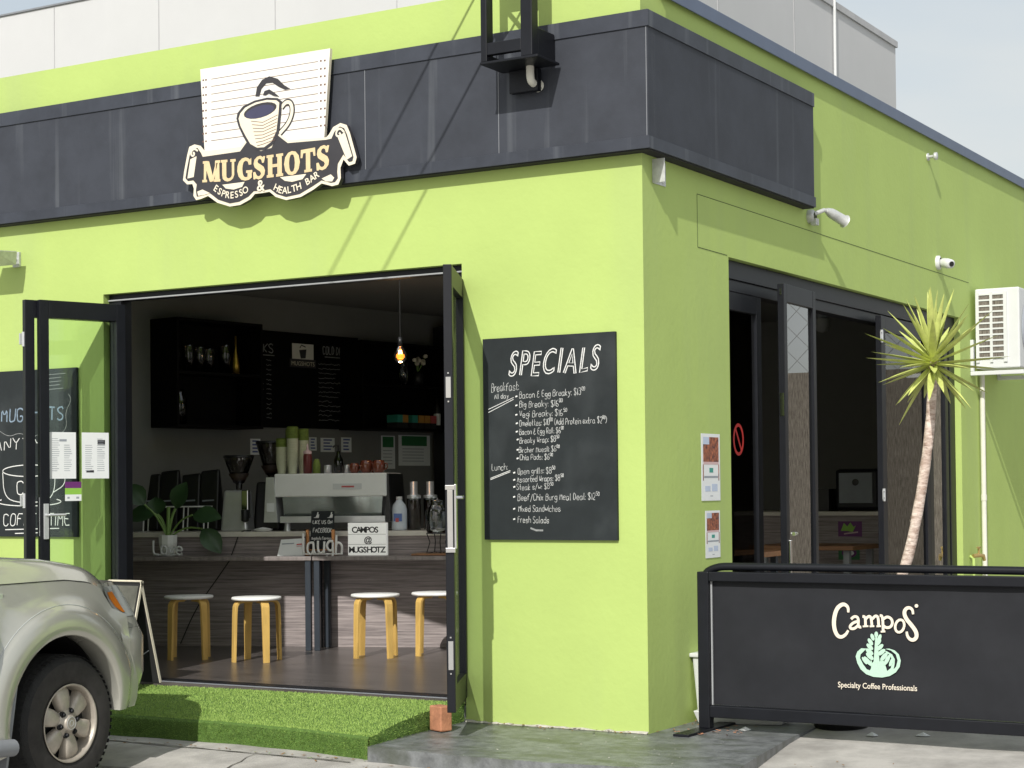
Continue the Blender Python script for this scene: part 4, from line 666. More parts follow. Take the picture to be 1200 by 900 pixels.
C = CAMPOS; w = MB(); o = -(YB+0.003); dx_ = 0
def rb_(k, wd=0.017): w.ribbon(smooth_path(C[k]), wd, o, 'logo_cream')
n1 = len(smooth_path(C['C'])); w.ribbon(smooth_path(C['C']), [0.011+0.011*math.sin(math.pi*i/(n1-1)) for i in range(n1)], o, 'logo_cream')
n1 = len(smooth_path(C['S'])); w.ribbon(smooth_path(C['S']), [0.011+0.010*math.sin(math.pi*i/(n1-1)) for i in range(n1)], o, 'logo_cream')
for k in ('a1', 'a2', 'm1', 'm2', 'm3', 'p1', 'p2'): rb_(k, 0.014)
for k in ('m1s', 'm2s', 'm3s', 'p1s'): rb_(k, 0.009)
w.ribbon(C['o'], 0.013, o, 'logo_cream'); w.poly(C['dot'], o, .0004, 'logo_cream')
w.poly(C['bowl'], o, .0004, 'logo_mint'); w.poly(C['stem'], o+.0006, .0003, 'logo_mint')
for i, lf in enumerate(C['leafs']): w.poly(lf, o+.0010+i*.00008, .0002, 'logo_mint')
(tx0, tz0), (tx1, tz1), (tx2, tz2) = C['text']
w.text('Specialty Coffee Professionals', tx0, tz0, 'logo_cream', o+.0005, h=0.030, w=tx1-tx0, rot=0.0, bold=0.008)
w.build('printed_logo', bnr)
for x in (X0+.03, X1-.03):
    w = MB(); w.hexa([(x-.055, YB-.30, -.119), (x+.035, YB-.30, -.119), (x+.055, YB+.30, -.119), (x-.035, YB+.30, -.119), (x-.055, YB-.30, -.105), (x+.035, YB-.30, -.105), (x+.055, YB+.30, -.105), (x-.035, YB+.30, -.105)], 'black_aluminium'); w.build('foot', t, bevel=.003)
# bucket, lid and litter behind the barrier
t = thing('plastic_bucket', 'white plastic bin standing against the green wall behind the barrier', 'bin', (0.10, 0.66, -0.118))
w = MB(); w.hexa([(0.03, .56, -.118), (.17, .56, -.118), (.17, .76, -.118), (.03, .76, -.118), (.01, .53, .25), (.20, .53, .25), (.20, .79, .25), (.01, .79, .25)], 'white_plastic'); w.build('body', t, bevel=.012)
w = MB(); w.box((.0, .515, .245), (.215, .805, .268), 'white_plastic'); w.build('rim', t, bevel=.006)
w = MB(); w.hexa([(0.06, .50, -.118), (.50, .62, -.118), (.47, .86, -.118), (.03, .75, -.118), (.04, .47, -.045), (.55, .60, -.055), (.50, .89, -.055), (.01, .78, -.045)], 'white_plastic'); w.box((.10, .58, -.046), (.42, .76, -.034), 'white_plastic')
tag(w.build('plastic_tray', bevel=.02), 'flat pale plastic tray lying under the black barrier', 'tray')
for i, (x, y) in enumerate(((.40, .36), (1.05, .52), (1.30, .60))):
    w = MB(); pts = [(x+.035*math.cos(a)*random.uniform(.7, 1.3), y+.03*math.sin(a)*random.uniform(.6, 1.2)) for a in [k*math.pi/4 for k in range(8)]]
    w.add([(p[0], p[1], gz(*p)+.005 if p[0] > .8 else -.115) for p in pts]+[(x, y, (gz(x, y)+.022) if x > .8 else -.098)], [(k, (k+1) % 8, 8) for k in range(8)], 'paper')
    tag(w.build('crumpled_paper'), ('crumpled white paper scrap next to the barrier foot and tray', 'crumpled white paper scrap right of the black plant pot', 'crumpled white paper scrap farthest right under the barrier')[i], 'litter')
# ------------------------------------------------------------------ yucca in a pot
t = thing('yucca_plant', 'tall spiky yucca with a leaning bare trunk behind the barrier', 'plant', (0.80, 0.74, -0.13))
w = MB(); w.lathe([(0.0, -.13), (.145, -.13), (.18, .22), (.19, .22), (.19, .25), (.17, .25), (.165, .20), (0, .20)], (.80, .74, 0), 'black_plastic', n=32); w.build('pot', t)
w = MB(); w.lathe([(0, .205), (.165, .203)], (.80, .74, 0), 'soil', n=20); w.build('soil', t)
tp = smooth_path([(.86, .76, .18), (.93, .80, .36), (1.03, .85, .52), (1.13, .89, .75), (1.205, .90, 1.10), (1.255, .90, 1.40), (1.280, .90, 1.66), (1.288, .90, 1.86)], 2)
rows = []; nT = len(tp)
w = MB(); w.tube(tp, [(.034-.011*i/(nT-1))*(1+.05*math.sin(i*2.3)) for i in range(nT)], 'yucca_trunk', n=14)
for i in range(160):
    k = random.uniform(.05, .97)*(nT-1); j = int(k); p = Vector(tp[j]).lerp(Vector(tp[min(j+1, nT-1)]), k-j); a = random.uniform(0, 6.28); r_ = .034-.011*k/(nT-1)
    q = p+Vector((math.cos(a), math.sin(a), 0))*r_*.98; tdir = Vector((-math.sin(a), math.cos(a), 0))
    w.add([q-tdir*.012, q+tdir*.012, q+Vector((math.cos(a), math.sin(a), 0))*.005+Vector((0, 0, .016))], [(0, 1, 2)], 'yucca_trunk')
w.build('trunk', t)
w = MB(); cc = Vector((1.288, .90, 1.85))
for i in range(60):
    az = i*2.39996+random.uniform(-.2, .2); k = (i+.5)/60; el = R(84-134*k**0.95+random.uniform(-9, 9)); ln = random.uniform(.31, .41)*(1.0 if el > -.1 else .88)
    d = Vector((math.cos(az)*math.cos(el), math.sin(az)*math.cos(el), math.sin(el))); sd_ = d.cross(Vector((0, 0, 1)))
    sd_ = sd_.normalized() if sd_.length > .05 else Vector((1, 0, 0)); nn = sd_.cross(d).normalized(); p = cc+Vector((0, 0, .05*(1-k)-.03)); droop = random.uniform(-.015, .01)
    A = []; 
    for s_, wd in ((0, .012), (.12, .017), (.35, .021), (.65, .016), (.88, .007), (1.0, .0008)):
        q = p+d*(ln*s_)+Vector((0, 0, -droop*s_*s_)); A.append([q-sd_*wd+nn*wd*.5, q-nn*wd*.15, q+sd_*wd+nn*wd*.5])
    w.grid(A, 'yucca_leaf', True)
w.build('leaves', t)
w = MB()
for i in range(14):
    a = random.uniform(0, 6.28); l_ = random.uniform(.15, .30); b0 = Vector((.80+.10*math.cos(a), .74+.10*math.sin(a), .2)); d = Vector((.35*math.cos(a), .35*math.sin(a), 1)).normalized()
    w.bar([b0, b0+d*l_*.5, b0+d*l_+Vector((math.cos(a), math.sin(a), 0))*.03], [.010, .008, .001], .001, (-math.sin(a), math.cos(a), 0), 'yucca_leaf')
w.build('side_shoots', t)
# brick
w = MB(frame_on((-1.075, -0.37, 0), (.93, -.37))); w.box((-.055, -.038, -.118), (.055, .038, .018), 'brick_red'); w.box((-.12, -.033, -.118), (-.0551, .033, .02), 'brick_red') if False else None
tag(w.build('brick', bevel=.008), 'red clay brick standing on end as a stop by the open door', 'brick')
# ------------------------------------------------------------------ artificial grass mat
def matz(x, y):                                             # y measured back from the front edge
    f = max(0.0, min(1.0, y/0.62)); return -0.075*(1-f)**1.6
FE = [(-4.6, -0.48), (-3.3, -0.57), (-2.3, -0.67), (-1.7, -0.78), (-1.14, -0.93)]
def fe(x):
    for a, b in zip(FE[:-1], FE[1:]):
        if x <= b[0]: return a[1]+(b[1]-a[1])*(x-a[0])/(b[0]-a[0])
    return FE[-1][1]
def mtop(x, y):
    e = fe(x); side = 0.0
    return -0.012+matz(x, y-e)-0.035*(-x-1.1)*0.5*max(0, 1-(y-e)/.7)
w = MB(); nx = 46; ny = 12; rows = []
xsM = [-4.6+(3.62)*i/nx for i in range(nx+1)]
def xr(y): return -1.14+0.0*y+ (0.14 if y > -.4 else 0)
for j in range(ny+1):
    r_ = []
    for i in range(nx+1):
        f = j/ny; x = -4.6+(3.46+(-.02+0.16*(f**2)*0))*i/nx; y = fe(x)+(-0.0-fe(x))*f; r_.append((x, y, mtop(x, y)))
    rows.append(r_)
front = [(p[0], p[1]-.018, gz(p[0], p[1])-.01) for p in rows[0]]; mid = [(p[0], p[1]-.012, p[2]-.018) for p in rows[0]]
w.grid([front, mid]+rows, 'turf_base')
edge = [r_[-1] for r_ in rows]; w.grid([[(p[0]+.004, p[1], -.25) for p in edge], [(p[0]+.003, p[1], p[2]-.01) for p in edge], edge], 'turf_base')
def blade(p, nrm, l_):
    a = random.uniform(0, 6.28); t1 = Vector((math.cos(a), math.sin(a), 0)); lean = Vector((random.gauss(0, .45), random.gauss(0, .45), 0)); d = (nrm+lean).normalized(); wd = random.uniform(.0013, .0022)
    return [p-t1*wd, p+t1*wd, p+d*l_]
vs = []; fs = []
for i in range(70000):
    x = random.uniform(-3.9, -1.14); e = fe(x); k = random.random()
    if k < .78:
        y = e+(0-e)*random.random()**1.25; p = Vector((x, y, mtop(x, y)-.001)); nrm = Vector((0, 0, 1))
    else:
        z1 = mtop(x, e)-.005; z0 = gz(x, e); p = Vector((x, e-.016, z0+(z1-z0)*random.random())); nrm = Vector((0, -1, .25))
    b = len(vs); vs += blade(p, nrm, random.uniform(.007, .014)); fs.append((b, b+1, b+2))
for i in range(3500):
    y = random.uniform(-1.0, 0); z1 = mtop(-1.14, y); p = Vector((-1.139, y, -.2+(z1+.2)*random.random())); b = len(vs); vs += blade(p, Vector((1, -.2, .3)), random.uniform(.009, .018)); fs.append((b, b+1, b+2))
w.add(vs, fs, 'turf_blade')
tag(w.build('artificial_grass_mat'), 'green artificial grass mat sloping from the cafe threshold to the concrete', 'mat')
# ------------------------------------------------------------------ A-frame sign
AM = frame_on((-3.56, -0.15, 0), (0, 1)); tl = R(15); HW = 0.135
t = thing('sandwich_board', 'folding sandwich board with pale edges standing on the turf by the opening', 'sandwich board', (-3.56, -0.15, -0.03))
def panel(sgn_, art):
    b = MB(); y0 = 0.0
    M = AM @ Matrix.Translation((0, 0, 0.64)) @ Matrix.Rotation(sgn_*tl, 4, 'Y') 
    b.M = M; xs_ = 0.005*sgn_
    # a panel hanging down from the ridge, broad side across the ridge (local y)
    b.box((-.006+xs_, -HW, -.665), (.006+xs_, HW, 0.0), 'black_matt')
    for y in (-HW-.006, HW): b.box((-.008+xs_, y, -.665), (.008+xs_, y+.006, .004), 'cream')
    b.box((-.008+xs_, -HW, 0.0), (.008+xs_, HW, .006), 'cream')
    if art:
        x = -.0065-.0005+xs_; b.box((x-.001, -HW+.015, -.50), (x, HW-.015, -.03), 'board_olive')
        b.add([(x-.002, -.02, -.22), (x-.002, .06, -.10), (x-.002, .11, -.30), (x-.002, .02, -.40)], [(0, 1, 2, 3)], 'label_orange'); b.add([(x-.003, -.11, -.34), (x-.003, -.06, -.14), (x-.003, -.01, -.42)], [(0, 1, 2)], 'plant_stem')
    return b
panel(1, True).build('panel', t); panel(-1, False).build('panel', t)
w = MB(AM); w.tube([(-.10, -.10, .20), (0, -.10, .16), (.10, -.10, .20)], .003, 'seal_grey'); w.build('spreader_cord', t)
# ------------------------------------------------------------------ brushwood fence across the lane, mirrored in the side doors
t = thing('brushwood_fence', 'tall brown brushwood fence with chain-link mesh above, closing the lane', 'fence', (4.5, 12.0, -0.15))
w = MB(); w.box((0.25, 12.0, -.3), (9, 12.08, 2.55), 'brushwood'); w.build('brushwood_panel', t)
w = MB()
for i in range(30): w.tube([(.3+i*.3, 12.03, 2.55), (.3+i*.3+1.5, 12.03, 4.05)], .005, 'seal_grey', n=4, cap=False); w.tube([(.3+i*.3+1.5, 12.035, 2.55), (.3+i*.3, 12.035, 4.05)], .005, 'seal_grey', n=4, cap=False)
w.build('chain_link_mesh', t)
for x in (.3, 2.5, 4.7, 6.9, 9.0):
    w = MB(); w.tube([(x, 12.12, -.3), (x, 12.12, 4.1)], .03, 'galvanised'); w.build('post', t)
# ------------------------------------------------------------------ counter and bar
t = thing('coffee_counter', 'grey wood-grain coffee counter with a pale stone top inside the cafe', 'counter', (-4.1, 2.8, 0))
w = MB(CTR); w.box((-1.50, 0.0, 0.0), (1.75, 0.85, 0.842), 'laminate'); w.build('front_panel', t)
w = MB(CTR); w.box((-1.50, -0.02, 0.843), (1.75, 0.86, 0.880), 'stone_top'); w.build('counter_top', t, bevel=.003)
def bar_table(x0, x1, label):
    t = thing('bar_table', label, 'table', CTR @ Vector(((x0+x1)/2, -.19, 0)), 'bar tables along the counter')
    w = MB(CTR); w.box((x0, -0.36, 0.672), (x1, -0.016, 0.702), 'laminate_top'); w.build('table_top', t, bevel=.003)
    for x in (x0+.03, x1-.03):
        for y in (-.33, -.05):
            w = MB(CTR); w.box((x-.022, y-.02, 0), (x+.022, y+.02, .671), 'blue_steel'); w.build('leg', t, bevel=.003)
bar_table(-1.75, 0.150, 'narrow bar table under the Love letters, left of the meeting dark legs'); bar_table(0.158, 2.0, 'narrow bar table under the letter light box, right of the meeting dark legs')
# ------------------------------------------------------------------ stools
STL = [(-4.30, 1.305, 81, 'round white stool with birch legs, leftmost and nearest the sandwich board'), (-3.73, 1.363, 61, 'round white stool with birch legs, second from the left, before the meeting dark table legs'),
       (-3.13, 1.96, 71, 'round white stool with birch legs below the letter light box'), (-2.83, 2.29, 75, 'round white stool with birch legs half hidden by the open right door leaf')]
def stool(x, y, a, label):
    t = thing('stool', label, 'stool', (0, 0, 0), 'white and birch stools at the counter')
    w = MB(); w.lathe([(0, .430), (.168, .430), (.175, .436), (.175, .446), (.170, .451), (0, .452)], (0, 0, 0), 'white_paint', n=40); w.build('seat', t)
    for k in range(4):
        q = k*math.pi/2; d = Vector((math.cos(q), math.sin(q), 0)); sd_ = Vector((-math.sin(q), math.cos(q), 0))
        pth = [d*.06+Vector((0, 0, .421)), d*.115+Vector((0, 0, .421))]+[d*(.115+.045*math.sin(R(b)))+Vector((0, 0, .376+.045*math.cos(R(b)))) for b in (20, 40, 60, 80)]+[d*.163+Vector((0, 0, .33)), d*.172+Vector((0, 0, .0))]
        w = MB(); w.bar(pth, [.056]*6+[.054, .044], .020, sd_, 'birch'); w.build('leg', t, bevel=.002)
    t.location = (x, y, 0); t.rotation_euler = (0, 0, R(a)); return t
st0 = stool(*STL[0])
for x, y, a, label in STL[1:]:
    c = st0.copy(); col.objects.link(c); c.location = (x, y, 0); c.rotation_euler = (0, 0, R(a)); c['label'] = label
    for ch in list(st0.children):
        d = ch.copy(); col.objects.link(d); d.parent = c
# ------------------------------------------------------------------ machines on the counter
def at(x, y, z=0): return CTR @ Vector((x, y, z))
t = thing('espresso_machine', 'large white and steel espresso machine on the counter', 'espresso machine', at(.15, .4, .88))
w = MB(CTR); w.box((-.28, .12, 1.145), (.615, .62, 1.325), 'white_paint'); w.build('upper_body', t, bevel=.01)
w = MB(CTR); w.box((.19, .117, 1.20), (.42, .1195, 1.245), 'white_plastic'); w.box((.26, .116, 1.215), (.36, .1165, 1.228), 'label_red'); w.build('name_plate', t)
w = MB(CTR); w.add([(-.22, .135, 1.144), (.58, .135, 1.144), (.56, .175, 1.0), (-.22, .175, 1.0)], [(0, 1, 2, 3)], 'machine_panel'); w.box((-.24, .30, .95), (.60, .60, 1.144), 'steel'); w.build('back_panel', t)
w = MB(CTR); w.box((-.24, .13, .945), (.60, .60, .995), 'steel'); w.box((-.22, .14, .996), (.58, .30, 1.0), 'black_plastic'); w.build('drip_tray', t, bevel=.004)
for x in (-.20, .56):
    w = MB(CTR); w.lathe([(.03, .881), (.022, .944)], (x, .2, 0), 'steel', n=12); w.build('foot', t)
w = MB(CTR); w.hexa([(-.36, .10, .95), (-.25, .10, .95), (-.25, .62, .95), (-.36, .62, .95), (-.345, .115, 1.30), (-.283, .115, 1.30), (-.283, .62, 1.30), (-.345, .62, 1.30)], 'steel'); w.box((-.335, .097, 1.03), (-.275, .099, 1.10), 'paper'); w.build('side_panel', t, bevel=.008)
w = MB(CTR); w.hexa([(.60, .13, .95), (.64, .13, .95), (.66, .6, .95), (.60, .6, .95), (.616, .13, 1.32), (.63, .13, 1.32), (.63, .6, 1.32), (.616, .6, 1.32)], 'black_plastic'); w.build('side_panel', t)
for x in ():
    w = MB(CTR); w.lathe([(.035, 1.10), (.035, 1.145)], (x, .2, 0), 'chrome', n=16); w.tube([(x, .2, 1.09), (x, .06, 1.085)], .013, 'black_plastic'); w.build('portafilter', t)
def grinder(x, y, z0, H, label, m):
    t = thing('coffee_grinder', label, 'coffee grinder', at(x, y, z0)); z1 = z0+H*.55
    w = MB(CTR); w.hexa([(x-.125, y-.10, z0), (x+.10, y-.10, z0), (x+.10, y+.10, z0), (x-.125, y+.10, z0), (x-.10, y-.08, z1), (x+.075, y-.08, z1), (x+.075, y+.09, z1), (x-.10, y+.09, z1)], m); w.build('body', t, bevel=.02, seg=3)
    w = MB(CTR); w.box((x+.06, y-.13, z0+.10), (x+.115, y-.07, z1+.0), 'chrome'); w.lathe([(.0, z0+.17), (.03, z0+.17), (.03, z0+.08), (0, z0+.07)], (x+.09, y-.13, 0), 'black_plastic', n=14); w.build('doser', t, bevel=.006)
    w = MB(CTR); w.lathe([(.022, z1), (.026, z1+.05), (.045, z1+.06), (.115, z0+H-.02), (.12, z0+H)], (x, y, 0), 'smoke_glass', n=24); w.build('hopper', t)
    w = MB(CTR); w.lathe([(.0, z1+.055), (.043, z1+.062), (.083, z1+.13), (0, z1+.14)], (x, y, 0), 'coffee_bean', n=20); w.build('beans', t)
    w = MB(CTR); w.lathe([(.0, z0+H+.014), (.118, z0+H+.012), (.123, z0+H-.004), (.121, z0+H-.008)], (x, y, 0), 'black_plastic', n=24); w.build('lid', t)
grinder(-.625, .3, .881, .585, 'silver coffee grinder with a conical hopper standing free on the counter', 'steel'); grinder(-.43, .52, .881, .70, 'taller black coffee grinder close behind the espresso machine', 'black_plastic')
# things on top of the machine
for i, (x, y, n, H) in enumerate(((-.268, .28, 12, .28), (-.172, .26, 12, .372), (-.225, .40, 12, .36), (-.115, .36, 12, .35))):
    w = MB(CTR); z = 1.327
    w.lathe([(.030, z), (.043, z+.09), (.045, z+.092)], (x, y, 0), 'cup_paper', n=20)
    k = int((H-.09)/.013)
    for j in range(k):
        zz = z+.093+j*.013; m = 'cup_green' if j > k*.62 else 'cup_paper'; w.lathe([(.042, zz-.001), (.0445, zz+.009), (.046, zz+.0095), (.046, zz+.0125), (.042, zz+.0127)], (x, y, 0), m, n=20)
    w.lathe([(.0, z+H-.03), (.04, z+H)], (x, y, 0), 'cup_green', n=20)
    tag(w.build('cup_stack'), ('shortest leftmost stack of green rimmed paper cups on the coffee machine', 'tallest front stack of green rimmed paper cups on the coffee machine', 'back stack of paper cups peeking between the two front stacks', 'rightmost back stack of green rimmed paper cups on the coffee machine')[i], 'paper cups', 'stacks of paper cups on the coffee machine')
t = thing('sauce_bottle', 'squeeze bottle of dark red sauce on the coffee machine', 'bottle', at(-.058, .3, 1.326))
w = MB(CTR); w.lathe([(.0, 1.326), (.034, 1.327), (.035, 1.46), (.030, 1.48)], (-.045, .24, 0), 'sauce', n=18); w.build('body', t)
w = MB(CTR); w.lathe([(.033, 1.48), (.033, 1.50), (.010, 1.51), (.004, 1.56), (0, 1.56)], (-.045, .24, 0), 'photo_pink', n=16); w.build('nozzle', t)
w = MB(CTR); w.lathe([(.0, 1.326), (.030, 1.327), (.030, 1.40), (.020, 1.43), (.018, 1.44), (0, 1.44)], (.025, .25, 0), 'cup_green', n=16); tag(w.build('jar'), 'small green jar right of the sauce bottle on the coffee machine', 'jar')
for i, (x, r_) in enumerate(((.115, .030), (.270, .022))):
    w = MB(CTR); w.lathe([(0, 1.326), (r_, 1.327), (r_, 1.385), (r_*.8, 1.392), (0, 1.392)], (x, .25, 0), 'steel', n=18); tag(w.build('metal_shaker'), ('wider small metal shaker left of the syrup bottle', 'slimmer small metal shaker between syrup bottle and brown mugs')[i], 'shaker')
t = thing('syrup_bottle', 'dark glass syrup bottle with a pump on the coffee machine', 'bottle', at(.195, .3, 1.326))
w = MB(CTR); w.lathe([(0, 1.326), (.037, 1.327), (.037, 1.43), (.018, 1.47), (.014, 1.50)], (.195, .27, 0), 'tinted_glass', n=18); w.lathe([(0, 1.328), (.030, 1.328), (.030, 1.37), (0, 1.371)], (.195, .27, 0), 'ink_grey', n=16); w.build('body', t)
w = MB(CTR); w.tube([(.195, .27, 1.50), (.195, .27, 1.54), (.175, .25, 1.545), (.16, .24, 1.53)], .007, 'black_plastic'); w.build('pump', t)
for i, (x, y, s_) in enumerate(((.335, .22, .9), (.425, .24, 1.15), (.53, .22, 1.15), (.465, .36, 1.05))):
    t = thing('mug', ('smallest brown glazed mug, left one in the row on the coffee machine', 'middle brown glazed mug in the row on the coffee machine', 'right end brown glazed mug in the row on the coffee machine', 'brown glazed mug in the back behind the row')[i], 'mug', at(x, y, 1.326), 'brown mugs on the coffee machine')
    w = MB(CTR); z = 1.326; w.lathe([(0, z), (.030*s_, z), (.042*s_, z+.02*s_), (.045*s_, z+.05*s_), (.036*s_, z+.085*s_), (.033*s_, z+.085*s_), (.040*s_, z+.05*s_), (.0, z+.02)], (x, y, 0), 'mug_glaze', n=22); w.build('cup', t)
    w = MB(CTR); w.tube([(x+.040*s_, y-.01, z+.065*s_), (x+.062*s_, y-.02, z+.06*s_), (x+.064*s_, y-.02, z+.035*s_), (x+.042*s_, y-.01, z+.022*s_)], .006, 'mug_glaze'); w.build('handle', t)
# right end of the counter
t = thing('milk_bottle', 'plastic milk bottle on the counter beside the coffee machine', 'bottle', at(.69, .25, .881))
w = MB(CTR); w.lathe([(0, .881), (.058, .882), (.060, .90), (.060, 1.04), (.050, 1.075), (.026, 1.105), (.022, 1.12)], (.69, .22, 0), 'milk', n=24); w.build('body', t)
w = MB(CTR); w.lathe([(.024, 1.115), (.024, 1.14), (0, 1.14)], (.69, .22, 0), 'white_plastic', n=16); w.build('cap', t)
w = MB(CTR); w.add([(.66, .1585, .95), (.725, .1585, .95), (.725, .1585, 1.01), (.66, .1585, 1.01)], [(0, 1, 2, 3)], 'label_blue'); w.add([(.675, .157, .945), (.70, .157, .945), (.70, .157, .975), (.675, .157, .975)], [(0, 1, 2, 3)], 'label_red'); w.build('label', t)
for i, (x, y) in enumerate(((.795, .27), (.905, .36))):
    t = thing('bean_canister', ('tall clear canister full of coffee beans in front, next to the milk bottle', 'tall clear canister of coffee beans at the back, partly behind the glass dispenser')[i], 'canister', at(x, y, .881), 'coffee bean canisters')
    w = MB(CTR); w.lathe([(0, .882), (.052, .882), (.052, 1.13)], (x, y, 0), 'jar_glass', n=24); w.build('jar', t)
    w = MB(CTR); w.lathe([(0, .885), (.048, .885), (.048, 1.11), (0, 1.115)], (x, y, 0), 'coffee_bean', n=24); w.build('beans', t)
    w = MB(CTR); w.lathe([(.054, 1.125), (.054, 1.15), (.030, 1.155), (.030, 1.255), (0, 1.255)], (x, y, 0), 'steel', n=24); w.build('lid', t)
t = thing('drink_dispenser', 'glass drink dispenser jar on a black wire stand', 'dispenser', at(1.06, -.17, .73))
w = MB(CTR); x, y = 1.075, -.17; w.lathe([(0, .868), (.075, .868), (.088, .89), (.088, 1.03), (.07, 1.06), (.055, 1.075)], (x, y, 0), 'jar_glass', n=28); w.build('jar', t)
w = MB(CTR); w.lathe([(.058, 1.07), (.06, 1.10), (.05, 1.112), (.012, 1.115), (.012, 1.13), (0, 1.13)], (x, y, 0), 'jar_glass', n=24); w.build('lid', t)
w = MB(CTR); w.lathe([(.082, .862), (.088, .866), (.082, .87)], (x, y, 0), 'black_plastic', n=24)
for k in range(4):
    a = k*math.pi/2+.5; w.tube([(x+.085*math.cos(a), y+.085*math.sin(a), .866), (x+.06*math.cos(a), y+.06*math.sin(a), .80), (x+.085*math.cos(a), y+.085*math.sin(a), .722), (x+.04*math.cos(a), y+.04*math.sin(a), .722)], .004, 'black_plastic', n=6)
w.build('wire_stand', t)
w = MB(CTR); w.box((.90, -.30, .703), (1.25, -.06, .717), 'wood_warm'); tag(w.build('serving_board', bevel=.004), 'wooden serving board under the drink dispenser', 'board')
# things on the bar
t = thing('light_box', 'white cinema light box with black letters on the bar', 'light box', at(.55, -.2, .703))
w = MB(CTR); w.box((.398, -.225, .704), (.697, -.175, .948), 'lit_panel'); w.build('casing', t, bevel=.004)
w = MB(CTR)
for tx, z0, cx in (('CAMPOS', .875, .535), ('@', .80, .555), ('MUGSHOTZ', .726, .548)):
    n_ = len(tx); st_ = .034 if n_ < 7 else .0345
    for k, ch in enumerate(tx): w.text(ch, cx+(k-(n_-1)/2)*st_, z0, 'black_plastic', .2265, h=.045, center=True, bold=.025)
for z0 in (.787, .862): w.ribbon([(.402, z0), (.693, z0)], .003, .2262, 'seal_grey')
w.build('letters', t)
t = thing('easel_board', 'small chalk sign with thumbs on a copper easel on the bar', 'chalk sign', at(.19, -.18, .703))
w = MB(CTR); w.hexa([(.095, -.20, .745), (.275, -.20, .745), (.275, -.19, .745), (.095, -.19, .745), (.095, -.15, 1.038), (.275, -.15, 1.038), (.275, -.14, 1.038), (.095, -.14, 1.038)], 'chalkboard'); w.build('board', t)
w = MB(CTR)
for x in (.085, .285): w.box((x-.012, -.235, .705), (x+.012, -.21, .90), 'copper'); w.box((x-.016, -.24, .704), (x+.016, -.12, .716), 'copper')
w.box((.07, -.236, .742), (.30, -.20, .752), 'copper'); w.build('stand', t, bevel=.003)
w = MB(CTR @ Matrix.Translation((0, -.1505, 1.038)) @ Matrix.Rotation(-math.atan2(.05, .293), 4, 'X') @ Matrix.Translation((0, 0, -1.038)))
w.chalk('LIKE US ON', .110, .940, 'chalk', .002, .026, w=.15, lw=.0045); w.chalk('FACEBOOK', .115, .875, 'chalk', .002, .032, w=.145, lw=.0048); w.chalk('Mugshots Espresso', .105, .82, 'chalk', .002, .022, w=.16, lw=.0032)
for x in (.118, .225): w.poly([(x, .99), (x+.012, .99), (x+.022, 1.01), (x+.026, 1.03), (x+.034, 1.028), (x+.032, 1.012), (x+.04, 1.012), (x+.038, .985), (x, .985)][::-1], .002, .0006, 'chalk')
w.build('chalk_writing', t)
def letters(name, label, cat, tx, x0, z0, cap, w_, y, r_, m):
    b = MB(CTR); strokes, W = stroke_text(tx, 0.0); k = cap/7.0
    for st in strokes: b.tube([(x0+px*w_/W, y, z0+(pz-2)*k) for px, pz in smooth_path(st, 1)], r_, m, n=8)
    b.tube([(x0, y+.004, z0-.004), (x0+w_, y+.004, z0-.004)], r_*.75, m, n=6)
    return tag(b.build(name), label, cat)
random.seed(3)
letters('letter_ornament', 'white script word ornament laugh before the easel sign', 'ornament', 'laugh', .068, .722, .150, .30, -.29, .009, 'white_paint')
letters('letter_ornament', 'grey white script word ornament Love in front of the plant pot', 'ornament', 'Love', -1.11, .722, .105, .23, -.30, .009, 'white_plastic')
t = thing('leaflet_holder', 'white leaflet holder left of the copper easel', 'leaflet holder', at(-.05, -.22, .703))
w = MB(CTR); w.hexa([(-.145, -.25, .704), (.065, -.25, .704), (.065, -.20, .704), (-.145, -.20, .704), (-.125, -.215, .825), (.06, -.215, .835), (.06, -.205, .835), (-.125, -.205, .825)], 'paper'); w.build('leaflets', t)
w = MB(CTR @ Matrix.Translation((0, -.25, .704)) @ Matrix.Rotation(-math.atan2(.035, .125), 4, 'X') @ Matrix.Translation((0, 0, -.704))); w.ribbon([(-.115, .795), (-.02, .80)], .008, .003, 'ink_grey'); w.ribbon([(.0, .79), (.055, .795)], .010, .003, 'label_red'); w.ribbon([(.0, .775), (.05, .78)], .006, .003, 'photo_pink'); w.build('print', t)
